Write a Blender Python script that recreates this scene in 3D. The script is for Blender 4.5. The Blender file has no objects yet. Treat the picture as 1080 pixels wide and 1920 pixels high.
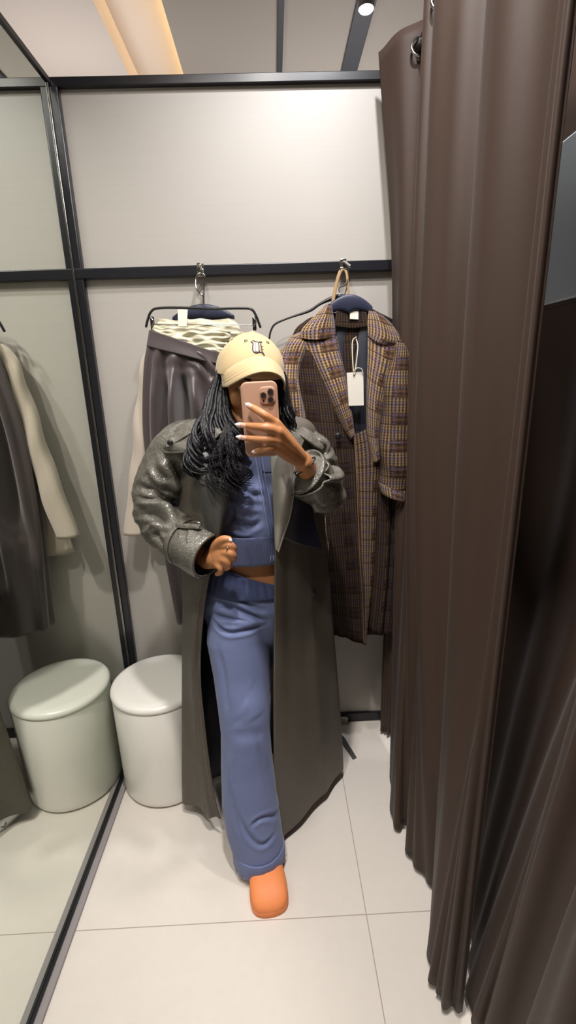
import bpy, bmesh, math, random
import numpy as np
from mathutils import Vector, Matrix
from mathutils.bvhtree import BVHTree
random.seed(7); rng = np.random.default_rng(7)
sc = bpy.context.scene; COL = sc.collection
PI = math.pi
# ------------------------------------------------------------------ camera (a phone held at 1.45 m, looking into the cubicle)
YAW, PITCH, ROLL, F, HC = 2.11708056e-02, -2.79755893e-01, -3.32994911e-02, 896.02, 1.45
XL, XR, YB, ZR, ZT = -0.627, 0.423, 1.7405, 1.784, 2.3016     # mirror plane, curtain side, back wall, rail height, panel height
_cy, _sy, _cp, _sp = math.cos(YAW), math.sin(YAW), math.cos(PITCH), math.sin(PITCH)
_f = np.array([_sy*_cp, _cy*_cp, _sp]); _r0 = np.array([_cy, -_sy, 0.0]); _u0 = np.cross(_r0, _f)
_r = math.cos(ROLL)*_r0 + math.sin(ROLL)*_u0; _u = -math.sin(ROLL)*_r0 + math.cos(ROLL)*_u0
CAM = np.array([0, 0, HC])
def ray(x, y): return _r*(x-540)/F + _u*(960-y)/F + _f
def at(x, y, Y):                      # the point at real depth Y that a sight line passes through
    d = ray(x, y); return d*(Y/d[1]) + CAM
def atz(x, y, Z):
    d = ray(x, y); return d*((Z-HC)/d[2]) + CAM
def xat(px, Y, z):                    # lateral position for a depth and a height
    b = np.array([0, Y, z-HC]); k = (px-540)/F
    return (k*(b@_f) - b@_r)/(_r[0] - k*_f[0])
def W(px, Y, z): return np.array([xat(px, Y, z), Y, z])
cam = bpy.data.cameras.new('camera'); co = bpy.data.objects.new('camera', cam); COL.objects.link(co)
m = Matrix(((_r[0], _u[0], -_f[0], 0), (_r[1], _u[1], -_f[1], 0), (_r[2], _u[2], -_f[2], HC), (0, 0, 0, 1)))
co.matrix_world = m; cam.sensor_fit = 'HORIZONTAL'; cam.sensor_width = 36; cam.lens = F*36/1080; cam.clip_start = .02
sc.camera = co
# ------------------------------------------------------------------ materials
def lin(c):
    c = c/255 if c > 1 else c
    return c/12.92 if c <= .04045 else ((c+.055)/1.055)**2.4
def rgb(r, g, b): return (lin(r), lin(g), lin(b), 1)
class NT:
    def __init__(s, name):
        s.m = bpy.data.materials.new(name); s.m.use_nodes = True; s.t = s.m.node_tree; s.n = s.t.nodes; s.b = s.n['Principled BSDF']
    def new(s, t, **k):
        n = s.n.new(t)
        for a, v in k.items(): setattr(n, a, v)
        return n
    def link(s, a, b): s.t.links.new(a, b)
    def put(s, sock, v):
        if isinstance(v, bpy.types.NodeSocket): s.link(v, sock)
        else: sock.default_value = v
    def math(s, op, a, b=0.0, c=None, clamp=False):
        n = s.new('ShaderNodeMath', operation=op, use_clamp=clamp); s.put(n.inputs[0], a); s.put(n.inputs[1], b)
        if c is not None: s.put(n.inputs[2], c)
        return n.outputs[0]
    def mix(s, f, a, b, bt='MIX'):
        n = s.new('ShaderNodeMix', data_type='RGBA', blend_type=bt); s.put(n.inputs[0], f); s.put(n.inputs[6], a); s.put(n.inputs[7], b); return n.outputs[2]
    def noise(s, scale, detail=3, vec=None, rough=.5):
        n = s.new('ShaderNodeTexNoise'); n.inputs['Scale'].default_value = scale; n.inputs['Detail'].default_value = detail; n.inputs['Roughness'].default_value = rough
        if vec is not None: s.link(vec, n.inputs['Vector'])
        return n.outputs['Fac']
    def coord(s, k='Object', scale=None):
        c = s.new('ShaderNodeTexCoord').outputs[k]
        if scale:
            mp = s.new('ShaderNodeMapping'); mp.inputs['Scale'].default_value = scale; s.link(c, mp.inputs['Vector']); c = mp.outputs[0]
        return c
    def bump(s, h, strength=.3, dist=.002):
        n = s.new('ShaderNodeBump'); n.inputs['Strength'].default_value = strength; n.inputs['Distance'].default_value = dist
        s.link(h, n.inputs['Height']); s.link(n.outputs[0], s.b.inputs['Normal'])
    def set(s, **k):
        for a, v in k.items(): s.put(s.b.inputs[a.replace('_', ' ')], v)
def mat(name, col, rough=.5, metal=0, var=.06, nscale=8, bump=None, sheen=0, coat=0, spec=.5, k='Object', stretch=None):
    t = NT(name); v = t.coord(k, stretch)
    n = t.noise(nscale, 4, v)
    lo = tuple(c*(1-var) for c in col[:3])+(1,); hi = tuple(min(1, c*(1+var)) for c in col[:3])+(1,)
    t.set(Base_Color=t.mix(n, lo, hi), Roughness=rough, Metallic=metal, Sheen_Weight=sheen, Coat_Weight=coat, Specular_IOR_Level=spec)
    if bump: t.bump(t.noise(bump[0], 4, v), bump[1], bump[2] if len(bump) > 2 else .001)
    return t.m
M = {}
def fabric(name, col, rough=.85, scale=900, sheen=.3, var=.12, wr=(14, .35)):
    t = NT(name); v = t.coord('UV')
    s = t.new('ShaderNodeSeparateXYZ'); t.link(v, s.inputs[0])
    a = t.math('SINE', t.math('MULTIPLY', s.outputs[0], scale)); b = t.math('SINE', t.math('MULTIPLY', s.outputs[1], scale))
    w = t.math('MULTIPLY', a, b); n = t.noise(wr[0], 4, v); n2 = t.noise(260, 3, v)
    lo = tuple(c*(1-var) for c in col[:3])+(1,); hi = tuple(min(1, c*(1+var)) for c in col[:3])+(1,)
    t.set(Base_Color=t.mix(n2, lo, hi), Roughness=rough, Sheen_Weight=sheen, Sheen_Roughness=.4)
    h = t.math('ADD', t.math('MULTIPLY', w, .03), t.math('ADD', t.math('MULTIPLY', n, wr[1]*6), t.math('MULTIPLY', n2, .1)))
    t.bump(h, .5, .003); return t.m
M['panel'] = mat('panel laminate', rgb(176, 170, 163), .42, var=.03, nscale=3, stretch=(1, 1, 60), bump=(5, .05, .001))
M['floor'] = None
def floor_mat():
    t = NT('porcelain floor tile'); v = t.coord('Object')
    s = t.new('ShaderNodeSeparateXYZ'); t.link(v, s.inputs[0])
    def line(o, off, per, w):
        q = t.math('ADD', t.math('SUBTRACT', o, off), 60*per); q = t.math('MODULO', q, per)
        q = t.math('MINIMUM', q, t.math('SUBTRACT', per, q)); return t.math('LESS_THAN', q, w)
    g = t.math('MAXIMUM', line(s.outputs[0], .201, .9, .0013), line(s.outputs[1], .963, .9, .0013))
    n = t.noise(2.2, 6, v, .6); n2 = t.noise(40, 3, v)
    c = t.mix(n, rgb(208, 200, 191), rgb(224, 216, 208)); c = t.mix(t.math('MULTIPLY', n2, .12), c, rgb(170, 163, 156))
    c = t.mix(g, c, rgb(166, 153, 144)); t.set(Base_Color=c, Roughness=t.math('ADD', t.math('MULTIPLY', n, .15), .28), Specular_IOR_Level=.45)
    t.bump(t.math('SUBTRACT', 1, g), .4, .001); return t.m
M['floor'] = floor_mat()
t = NT('mirror glass'); t.set(Base_Color=(.80, .84, .77, 1), Metallic=1, Roughness=t.math('MULTIPLY', t.noise(3, 2, t.coord()), .004)); M['mirror'] = t.m
M['black'] = mat('black painted steel', rgb(28, 28, 33), .28, var=.15, nscale=6, bump=(60, .06))
M['steelgrey'] = mat('grey aluminium channel', rgb(140, 134, 134), .5, 0, stretch=(1, 20, 1))
M['ceil'] = mat('grey ceiling paint', rgb(176, 168, 160), .8, var=.02, nscale=3, bump=(200, .05))
M['ceilw'] = mat('white ceiling paint', rgb(225, 215, 208), .8, var=.02, nscale=3, bump=(200, .05))
M['beam'] = mat('ceiling track paint', rgb(62, 64, 72), .5, var=.06)
M['chrome'] = mat('chrome', rgb(190, 188, 184), .18, 1, var=.05)
M['navyplastic'] = mat('navy moulded plastic', rgb(40, 44, 66), .45, var=.08)
M['blackplastic'] = mat('black plastic', rgb(24, 24, 27), .4, var=.1)
M['stool'] = mat('white lacquered stool', rgb(238, 235, 228), .3, var=.015, nscale=2, bump=(4, .04), coat=.2)
M['curtain'] = mat('brown curtain cloth', rgb(58, 42, 33), .6, var=.07, nscale=70, bump=(90, .12, .001), k='UV', spec=.32, sheen=.04)
M['curtainhem'] = fabric('brown curtain border', rgb(98, 78, 68), .5, 1400, .25, .05, (5, .1))
M['skin'] = None
t = NT('skin'); v = t.coord(); n = t.noise(22, 4, v)
t.set(Base_Color=t.mix(n, rgb(162, 108, 68), rgb(186, 128, 84)), Roughness=.5, Subsurface_Weight=.06, Subsurface_Scale=.008)
t.b.inputs['Subsurface Radius'].default_value = (1, .35, .2); t.bump(t.noise(420, 3, v), .15, .0006); M['skin'] = t.m
M['nail'] = mat('nail polish pink', rgb(216, 166, 150), .18, var=.03, coat=.6)
M['nailtip'] = mat('white nail tip', rgb(238, 220, 212), .2, var=.02, coat=.6)
M['lip'] = mat('lips', rgb(140, 70, 62), .4, var=.05)
M['eye'] = mat('eye white', rgb(225, 220, 215), .2, var=.02)
M['iris'] = mat('dark iris', rgb(38, 22, 16), .15, var=.1)
M['hair'] = None
t = NT('black hair'); v = t.coord('Object', (1, 1, .25)); n = t.noise(260, 5, v)
t.set(Base_Color=t.mix(n, rgb(7, 6, 9), rgb(19, 17, 21)), Roughness=.42, Specular_IOR_Level=.3); t.bump(n, .7, .003); M['hair'] = t.m
M['cap'] = fabric('sand cotton twill', rgb(190, 165, 125), .9, 1800, .2, .05, (20, .08))
M['capthread'] = mat('dark embroidery thread', rgb(54, 44, 58), .6, var=.15)
M['capfill'] = mat('lilac embroidery thread', rgb(206, 182, 176), .6, var=.08)
M['case'] = mat('pink beige silicone', rgb(170, 131, 109), .5, var=.02, bump=(300, .03))
M['lens'] = mat('camera lens glass', rgb(26, 16, 18), .06, var=.1, coat=1)
M['lensring'] = mat('lens ring', rgb(120, 92, 82), .3, .5)
M['blue'] = fabric('washed blue fleece', rgb(104, 114, 152), .92, 1500, .12, .10, (9, .3))
M['rib'] = None
t = NT('blue rib knit'); v = t.coord('UV'); s = t.new('ShaderNodeSeparateXYZ'); t.link(v, s.inputs[0])
w = t.math('SINE', t.math('MULTIPLY', s.outputs[0], 1500)); n = t.noise(200, 3, v)
t.set(Base_Color=t.mix(n, rgb(78, 88, 126), rgb(98, 108, 150)), Roughness=.9, Sheen_Weight=.3); t.bump(w, .5, .0012); M['rib'] = t.m
M['waistrib'] = mat('navy elastic rib', rgb(58, 66, 100), .9, k='UV', nscale=150, bump=(200, .3))
M['stitch'] = mat('pale blue stitching', rgb(150, 160, 188), .8)
M['zip'] = mat('zip tape', rgb(96, 106, 150), .6)
M['orange'] = mat('orange moulded foam', rgb(228, 134, 78), .6, var=.03, nscale=5, bump=(120, .03))
# textured leather of the worn coat
def leather(name, lo, hi, rough, rv, amp):
    t = NT(name); v = t.coord('UV')
    vo = t.new('ShaderNodeTexVoronoi', feature='DISTANCE_TO_EDGE'); vo.inputs['Scale'].default_value = 190; t.link(v, vo.inputs['Vector'])
    e = t.math('MINIMUM', t.math('MULTIPLY', vo.outputs['Distance'], 7), 1.0); n = t.noise(9, 5, v, .6); n2 = t.noise(34, 5, v, .7)
    t.set(Base_Color=t.mix(n, lo, hi), Roughness=t.math('ADD', t.math('MULTIPLY', n2, rv), rough), Specular_IOR_Level=.6, Coat_Weight=.55 if rough < .3 else 0, Coat_Roughness=.14)
    t.bump(t.math('ADD', t.math('MULTIPLY', e, .25), t.math('ADD', t.math('MULTIPLY', n, 3.0*amp), t.math('MULTIPLY', n2, 1.6*amp))), .6, .004); return t.m
M['leather'] = leather('grey textured leather', rgb(80, 74, 65), rgb(94, 87, 77), .46, .2, .35)
M['leathershine'] = leather('grey crinkled glossy leather', rgb(86, 83, 76), rgb(110, 106, 97), .16, .2, 1.5)  # same coat leather, base lightened to stand in for highlights
M['facing'] = mat('pale grey coat facing', rgb(164, 160, 152), .5, k='UV', nscale=120, var=.1, bump=(160, .3))
M['lining'] = mat('navy lining satin', rgb(22, 23, 38), .4, k='UV', nscale=10, bump=(9, .4, .004))
M['darklapel'] = mat('smooth grey leather', rgb(70, 69, 67), .42, k='UV', nscale=8, bump=(10, .3, .003))
# hanging garments
M['trouser'] = mat('brown grey satin cloth', rgb(70, 59, 59), .44, k='UV', nscale=5, bump=(6, .3, .004), sheen=.3)
M['cream'] = mat('cream waistband lining', rgb(214, 208, 182), .7, k='UV', nscale=30, bump=(12, .5, .003))
M['beige'] = fabric('oatmeal wool cloth', rgb(186, 172, 158), .95, 900, .5, .08, (8, .2))
M['greylining'] = mat('slate lining satin', rgb(58, 60, 70), .38, k='UV', nscale=6, bump=(7, .4, .004))
M['card'] = mat('white card', rgb(226, 220, 208), .6, var=.02)
M['cord'] = mat('cream cord', rgb(200, 190, 168), .7)
M['piping'] = mat('tan piping', rgb(126, 98, 78), .8)
M['tan'] = mat('tan leather strap', rgb(150, 118, 82), .6)
M['panelgrey'] = mat('brushed grey board', rgb(186, 192, 196), .25, .15, stretch=(1, 1, .3), nscale=5, bump=(7, .3, .004))
def plaid(name, dark=1.0):
    t = NT(name); v = t.coord('UV'); s = t.new('ShaderNodeSeparateXYZ'); t.link(v, s.inputs[0])
    U, V = s.outputs[0], s.outputs[1]
    def band(o, per, w, off=0.0):
        q = t.math('FRACT', t.math('ADD', t.math('DIVIDE', o, per), 50+off)); return t.math('LESS_THAN', q, w)
    per = .0088
    fu, fv = band(U, per, .5), band(V, per, .5)
    big = .085
    zu, zv = band(U, big, .52), band(V, big, .52)
    fu2, fv2 = band(U, per*2, .5), band(V, per*2, .5)
    base = rgb(62, 44, 36); tan = rgb(204, 178, 138); oc = rgb(150, 114, 76); lil = rgb(116, 110, 150)
    a = t.mix(fu, base, tan); b = t.mix(fv, base, oc)
    diag = band(t.math('ADD', U, V), .0044, .5)
    c = t.mix(diag, a, b)
    dk = t.mix(diag, t.mix(fu2, base, rgb(104, 76, 56)), t.mix(fv2, base, rgb(130, 96, 66)))
    c = t.mix(t.math('MULTIPLY', t.math('MAXIMUM', zu, zv), 1.0), dk, c)
    lu = t.math('MULTIPLY', band(U, big, .07, .10), fv); lv = t.math('MULTIPLY', band(V, big, .07, .14), fu)
    lu2 = t.math('MULTIPLY', band(U, big, .07, .7), fv); lv2 = t.math('MULTIPLY', band(V, big, .07, .74), fu)
    L = t.math('MAXIMUM', t.math('MAXIMUM', lu, lv), t.math('MAXIMUM', lu2, lv2))
    c = t.mix(t.math('MULTIPLY', L, .85), c, lil)
    bu = t.math('MAXIMUM', band(U, big, .06, .42), band(V, big, .06, .46)); c = t.mix(t.math('MULTIPLY', bu, .55), c, rgb(52, 34, 28))
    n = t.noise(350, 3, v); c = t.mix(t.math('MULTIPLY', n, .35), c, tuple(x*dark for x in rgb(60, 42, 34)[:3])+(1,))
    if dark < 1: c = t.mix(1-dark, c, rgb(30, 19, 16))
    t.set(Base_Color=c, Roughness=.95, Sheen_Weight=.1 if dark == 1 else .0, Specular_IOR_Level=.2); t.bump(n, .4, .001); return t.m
M['plaid'] = plaid('brown check wool'); M['plaidmid'] = plaid('shaded brown check wool', .55); M['plaiddark'] = plaid('faded dark check wool', .14)  # mid and dark copies carry the coat's shade in their colour
# ------------------------------------------------------------------ builders
def finish(ob, name, parent=None, smooth=True, sub=0, solid=0, bevel=0, offset=0, matoff=None):
    if smooth:
        for p in ob.data.polygons: p.use_smooth = True
    if bevel:
        b = ob.modifiers.new('bevel', 'BEVEL'); b.width = bevel; b.segments = 3; b.limit_method = 'ANGLE'; b.angle_limit = .6
        ob.data.set_sharp_from_angle(angle=.6) if hasattr(ob.data, 'set_sharp_from_angle') else None
    if solid:
        s = ob.modifiers.new('solid', 'SOLIDIFY'); s.thickness = solid; s.offset = offset
        if matoff is not None: s.material_offset = matoff; s.material_offset_rim = 0
    if sub:
        s = ob.modifiers.new('sub', 'SUBSURF'); s.levels = sub; s.render_levels = sub
    if parent is not None: ob.parent = parent
    return ob
def mkobj(name, me, mats, parent=None, **k):
    ob = bpy.data.objects.new(name, me); COL.objects.link(ob)
    for mm in (mats if isinstance(mats, (list, tuple)) else [mats]): me.materials.append(mm)
    # keep parts in world coordinates under an Empty placed at the base
    finish(ob, name, parent, **k)
    if parent is not None: ob.matrix_parent_inverse = BASE.get(parent.name, Matrix()).inverted()
    return ob
BASE = {}
def thing(name, label, cat, loc, group=None):
    o = bpy.data.objects.new(name, None); COL.objects.link(o); o.location = loc; o.empty_display_size = .05
    o['label'] = label; o['category'] = cat
    if group: o['group'] = group
    BASE[o.name] = Matrix.Translation(Vector(loc)); return o
def tag(o, label, cat, group=None):
    o['label'] = label; o['category'] = cat
    if group: o['group'] = group
    return o
def crom(A, n, closed=False, axis=0):
    A = np.moveaxis(np.asarray(A, float), axis, 0); N = len(A)
    T = np.linspace(0, N if closed else N-1, n, endpoint=not closed)
    i = np.floor(T).astype(int); 
    if not closed: i = np.minimum(i, N-2)
    f = (T-i).reshape((-1,)+(1,)*(A.ndim-1))
    if closed: g = lambda k: A[(i+k) % N]
    elif N == 2: return np.moveaxis(A[0]+(A[1]-A[0])*f, 0, axis)
    else:
        Ap = np.concatenate([[2*A[0]-A[1]], A, [2*A[-1]-A[-2]]]); g = lambda k: Ap[i+k+1]
    p0, p1, p2, p3 = g(-1), g(0), g(1), g(2)
    R = .5*((2*p1)+(-p0+p2)*f+(2*p0-5*p1+4*p2-p3)*f**2+(-p0+3*p1-3*p2+p3)*f**3)
    return np.moveaxis(R, 0, axis)
def grid_mesh(name, G, closed=False, cap=False):
    nv, nu = G.shape[:2]
    verts = G.reshape(-1, 3).tolist(); faces = []; uvs = []
    du = np.linalg.norm(np.diff(G, axis=1, append=G[:, :1]) if closed else np.diff(G, axis=1), axis=2).mean(0)
    U = np.concatenate([[0], np.cumsum(du)]); V = np.concatenate([[0], np.cumsum(np.linalg.norm(np.diff(G, axis=0), axis=2).mean(1))])
    for j in range(nv-1):
        for i in range(nu if closed else nu-1):
            k = (i+1) % nu
            faces.append((j*nu+i, j*nu+k, (j+1)*nu+k, (j+1)*nu+i)); uvs += [(U[i], -V[j]), (U[i+1], -V[j]), (U[i+1], -V[j+1]), (U[i], -V[j+1])]
    if cap:
        for j in (0, nv-1):
            r = [j*nu+i for i in range(nu)]; r = r[::-1] if j == 0 else r; faces.append(r); uvs += [(U[i], 0) for i in range(nu)]
    me = bpy.data.meshes.new(name); me.from_pydata(verts, [], faces)
    uv = me.uv_layers.new(name='UVMap'); 
    for l, c in zip(uv.data, uvs): l.uv = c
    me.update(); return me
def gnormal(G, closed):
    if closed: du = np.roll(G, -1, 1)-np.roll(G, 1, 1)
    else: du = np.gradient(G, axis=1)
    dv = np.gradient(G, axis=0); n = np.cross(du, dv); return n/(np.linalg.norm(n, axis=2, keepdims=True)+1e-9)
def surf(name, rows, mats, parent=None, nu=60, nv=60, closed=False, solid=.003, disp=None, cap=False, linear=False, **k):
    A = np.array(rows, float)
    G = crom(A, nu, closed, axis=1); G = crom(G, nv, False, axis=0)
    if disp is not None:
        u, v = np.meshgrid(np.linspace(0, 1, G.shape[1], endpoint=not closed), np.linspace(0, 1, G.shape[0]))
        G = G + gnormal(G, closed)*np.asarray(disp(u, v, G))[..., None]
    me = grid_mesh(name, G, closed, cap)
    return mkobj(name, me, mats, parent, solid=solid, **k)
from mathutils import noise as mn
def ridged(G, sx, sy, sz, seed=0):
    Q = G.reshape(-1, 3); o = np.array([1-2.2*abs(mn.noise(Vector((p[0]*sx+seed, p[1]*sy, p[2]*sz)))) for p in Q]); return o.reshape(G.shape[:-1])
def gs(x, c, w): return np.exp(-((x-c)/w)**2)
class MB:
    def __init__(s): s.v = []; s.f = []
    def add(s, v, f):
        o = len(s.v); s.v += [tuple(map(float, x)) for x in v]; s.f += [tuple(i+o for i in q) for q in f]; return s
    def box(s, lo, hi):
        (a, b, c), (d, e, g) = lo, hi
        return s.add([(a,b,c),(d,b,c),(d,e,c),(a,e,c),(a,b,g),(d,b,g),(d,e,g),(a,e,g)], [(0,3,2,1),(4,5,6,7),(0,1,5,4),(1,2,6,5),(2,3,7,6),(3,0,4,7)])
    def tube(s, pts, rad, n=12, hint=(0, 1, 0), smooth=0, caps=True, rr=None, cap0=True):
        P = np.array(pts, float); R = np.array([(r, r) if np.isscalar(r) else r for r in (rad if hasattr(rad, '__len__') else [rad]*len(P))], float)
        if smooth:
            P = crom(P, smooth); R = crom(R, smooth)
        T = np.gradient(P, axis=0); T /= np.linalg.norm(T, axis=1, keepdims=True)+1e-9
        h = np.array(hint, float); rings = []; prevB = None
        for i in range(len(P)):
            if prevB is None:
                B = np.cross(T[i], h); 
                if np.linalg.norm(B) < .15: B = np.cross(T[i], (1, .1, .2))
            else: B = prevB - T[i]*(prevB@T[i]) if rr is None else np.cross(T[i], h)
            B /= np.linalg.norm(B); prevB = B; N = np.cross(B, T[i])
            a = np.linspace(0, 2*PI, n, endpoint=False)
            rings.append((P[i], B, N, R[i], T[i]))
        full = []
        def ring(c, B, N, r, k=1): return [c+(B*math.cos(x)*r[0]+N*math.sin(x)*r[1])*k for x in np.linspace(0, 2*PI, n, endpoint=False)]
        if caps and cap0:
            c, B, N, r, t_ = rings[0]
            for q in (80, 55, 28): full.append(ring(c-t_*min(r)*math.sin(math.radians(q)), B, N, r, math.cos(math.radians(q))))
        for c, B, N, r, t_ in rings: full.append(ring(c, B, N, r))
        if caps:
            c, B, N, r, t_ = rings[-1]
            for q in (28, 55, 80): full.append(ring(c+t_*min(r)*math.sin(math.radians(q)), B, N, r, math.cos(math.radians(q))))
        vs = [x for q in full for x in q]; fs = []
        for j in range(len(full)-1):
            for i in range(n):
                k = (i+1) % n; fs.append((j*n+i, j*n+k, (j+1)*n+k, (j+1)*n+i))
        fs.append(tuple(range(n))[::-1]); fs.append(tuple((len(full)-1)*n+i for i in range(n)))
        return s.add(vs, fs)
    def ell(s, c, r, rot=None, n=20, m_=12):
        vs = []; c = np.array(c, float)
        for j in range(m_+1):
            th = PI*(.02+.96*j/m_)
            for i in range(n):
                a = 2*PI*i/n; p = np.array([r[0]*math.sin(th)*math.cos(a), r[1]*math.sin(th)*math.sin(a), r[2]*math.cos(th)])
                if rot is not None: p = rot@p
                vs.append(c+p)
        fs = [(j*n+i, (j+1)*n+i, (j+1)*n+(i+1) % n, j*n+(i+1) % n) for j in range(m_) for i in range(n)]
        fs.append(tuple(range(n))); fs.append(tuple(m_*n+i for i in range(n))[::-1]); return s.add(vs, fs)
    def mesh(s, name):
        me = bpy.data.meshes.new(name); me.from_pydata(s.v, [], s.f); me.update()
        bm = bmesh.new(); bm.from_mesh(me); bmesh.ops.recalc_face_normals(bm, faces=bm.faces); bm.to_mesh(me); bm.free(); return me
    def build(s, name, mats, parent=None, **k): return mkobj(name, s.mesh(name), mats, parent, **k)
    def voxel(s, name, mats, parent=None, size=.004, it=6, fac=.5, post=None, **k):
        me = s.mesh(name+' raw'); o = bpy.data.objects.new('raw', me); COL.objects.link(o)
        r = o.modifiers.new('r', 'REMESH'); r.mode = 'VOXEL'; r.voxel_size = size; r.use_smooth_shade = True
        q = o.modifiers.new('s', 'SMOOTH'); q.iterations = it; q.factor = fac
        dg = bpy.context.evaluated_depsgraph_get(); dg.update(); me2 = bpy.data.meshes.new_from_object(o.evaluated_get(dg)); me2.name = name
        bpy.data.objects.remove(o); bpy.data.meshes.remove(me); me2.materials.clear()
        if post is not None:
            n = len(me2.vertices); c = np.empty(n*3); me2.vertices.foreach_get('co', c); nn = np.empty(n*3, dtype=np.float32)
            me2.vertex_normals.foreach_get('vector', nn); c = post(c.reshape(-1, 3), nn.reshape(-1, 3).astype(float)); me2.vertices.foreach_set('co', c.ravel()); me2.update()
        uv = me2.uv_layers.new(name='UVMap'); cc = np.empty(len(me2.vertices)*3); me2.vertices.foreach_get('co', cc); cc = cc.reshape(-1, 3)
        li = np.empty(len(me2.loops), dtype=np.int32); me2.loops.foreach_get('vertex_index', li)
        uvc = np.stack([cc[li, 0]+cc[li, 1]*.6, cc[li, 2]], 1); uv.data.foreach_set('uv', uvc.ravel())
        return mkobj(name, me2, mats, parent, **k)
def boxo(name, lo, hi, mm, parent=None, bevel=.002): return MB().box(lo, hi).build(name, mm, parent, smooth=False, bevel=bevel)
def struct(o): o['kind'] = 'structure'; return o
def creases(items):
    # items: (polyline px points, depth Y, amount, width); acts on points near the line, measured across the view depth
    L = [(np.array([at(x, y, Y) for x, y in p]), a, w) for p, Y, a, w in items]
    def f(G):
        sh = G.shape[:-1]; Q = G.reshape(-1, 3)[:, [0, 2]]; D = np.zeros(len(Q))
        for P, a, w in L:
            P2 = crom(P, 14)[:, [0, 2]]; best = np.full(len(Q), 9.0); tt = np.zeros(len(Q))
            for i in range(len(P2)-1):
                e = P2[i+1]-P2[i]; q = Q-P2[i]; s = np.clip((q@e)/(e@e+1e-12), 0, 1); d = np.linalg.norm(q-s[:, None]*e, axis=1)
                m_ = d < best; best = np.where(m_, d, best); tt = np.where(m_, (i+s)/(len(P2)-1), tt)
            D += a*np.exp(-(best/w)**2)*np.clip(np.sin(PI*np.clip(tt, .04, .96))*1.6, 0, 1) - a*.35*np.exp(-((best-1.9*w)/w)**2)*np.clip(np.sin(PI*tt)*1.6, 0, 1)
        return D.reshape(sh)
    return f
# ------------------------------------------------------------------ the cubicle
struct(boxo('floor', (-2.6, -.9, -.03), (2.2, 4.2, 0), M['floor'], bevel=0))
wb = struct(boxo('wall_back', (XL-.03, YB, 0), (XR+.05, YB+.03, ZT-.01), M['panel'], bevel=0))
struct(boxo('wall_left', (XL-.05, -.8, 0), (XL-.012, YB+.03, ZT-.01), M['panel'], bevel=0))
struct(boxo('trim_1', (XL-.03, YB-.018, ZT-.012), (XR+.05, YB+.035, ZT+.012), M['black']))           # rail on top of back panels
struct(boxo('trim_2', (XL, YB-.026, 0), (XL+.026, YB-.0005, ZT-.013), M['black'], bevel=.004))       # corner post
struct(boxo('trim_3', (XR, YB-.045, 0), (XR+.045, YB-.0005, ZT-.013), M['black'], bevel=.004))       # right post
struct(boxo('trim_4', (XL-.03, -.75, ZT-.008), (XL+.006, YB-.02, ZT+.010), M['black']))              # rail on top of the mirror
struct(boxo('baseboard_back', (XL+.027, YB-.014, 0), (XR-.001, YB-.0005, .042), M['black']))
hr = boxo('hanging_rail', (XL+.0008, YB-.028, ZR-.016), (XR-.0005, YB-.0008, ZR+.016), M['black'], bevel=.003)
tag(hr, 'black flat steel rail across the white back wall, carrying the hooks', 'rail')
mr = thing('wall_mirror', 'tall wall mirror on the left side reflecting stool and clothes', 'mirror', (XL, .5, 0))
boxo('glass', (XL-.008, -.75, .004), (XL, YB-.0265, ZT-.009), M['mirror'], mr, bevel=0)
boxo('bottom_channel', (XL+.0005, -.75, .0005), (XL+.026, YB-.0265, .010), M['steelgrey'], mr)
boxo('bottom_channel_gasket', (XL+.0002, -.75, .010), (XL+.008, YB-.0265, .016), M['blackplastic'], mr, bevel=.001)
boxo('edge_strip', (XL+.0003, YB-.036, .017), (XL+.003, YB-.0268, ZT-.009), M['chrome'], mr, bevel=.001)
# bracket on the baseboard
tag(boxo('floor_bracket', (.232, YB-.030, .002), (.262, YB-.0145, .036), M['chrome'], bevel=.003), 'small metal bracket on black baseboard beside coat hem', 'bracket')
# shop hall around it
struct(boxo('wall_front', (-2.6, -.93, 0), (2.2, -.9, 3.25), M['panel'], bevel=0))
struct(boxo('wall_far', (-2.6, 4.2, 0), (2.2, 4.23, 3.25), M['panel'], bevel=0))
struct(boxo('wall_right', (2.2, -.9, 0), (2.23, 4.2, 3.25), M['panel'], bevel=0))
struct(boxo('wall_hall', (-2.63, -.9, 0), (-2.6, 4.2, 3.25), M['panel'], bevel=0))
# ceiling: grey slab on the right, light cove, white slab on the left
X1, X2, ZC = -.412, -.700, 3.12
struct(boxo('ceiling', (X1, -.9, 3.0), (2.2, 4.2, 3.04), M['ceil'], bevel=0))
struct(boxo('ceiling_white', (-2.6, -.9, 3.0), (X2, 4.2, 3.04), M['ceilw'], bevel=0)).name = 'ceiling.001'
cv = MB(); cv.box((X2-.03, -.9, ZC), (X1+.15, 4.2, ZC+.02)); cv.box((X2-.03, -.9, 3.041), (X2, 4.2, ZC-.001)); cv.box((X1+.12, -.9, 3.041), (X1+.15, 4.2, ZC-.001))
struct(cv.build('trim_5', M['ceilw'], smooth=False))
t = NT('warm led strip'); t.set(Base_Color=(1, .8, .5, 1)); t.b.inputs['Emission Color'].default_value = (1, .70, .28, 1); t.b.inputs['Emission Strength'].default_value = 10; M['led'] = t.m
tag(boxo('cove_light', (X1+.06, -.8, 3.042), (X1+.10, 4.1, 3.052), M['led'], bevel=0), 'warm yellow light strip hidden in the ceiling recess', 'light strip')
tag(boxo('ceiling_track', (.098-.014, -.8, 2.985), (.098+.014, 4.1, 2.9995), M['beam']), 'thin dark grey ceiling track left of the spotlight beam', 'track')
bt = thing('ceiling_beam', 'wide dark grey ceiling beam with a bright spotlight', 'beam', (.47, 2.5, 3.0))
boxo('channel', (.425, -.8, 2.985), (.51, 4.1, 2.9995), M['beam'], bt)
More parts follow.
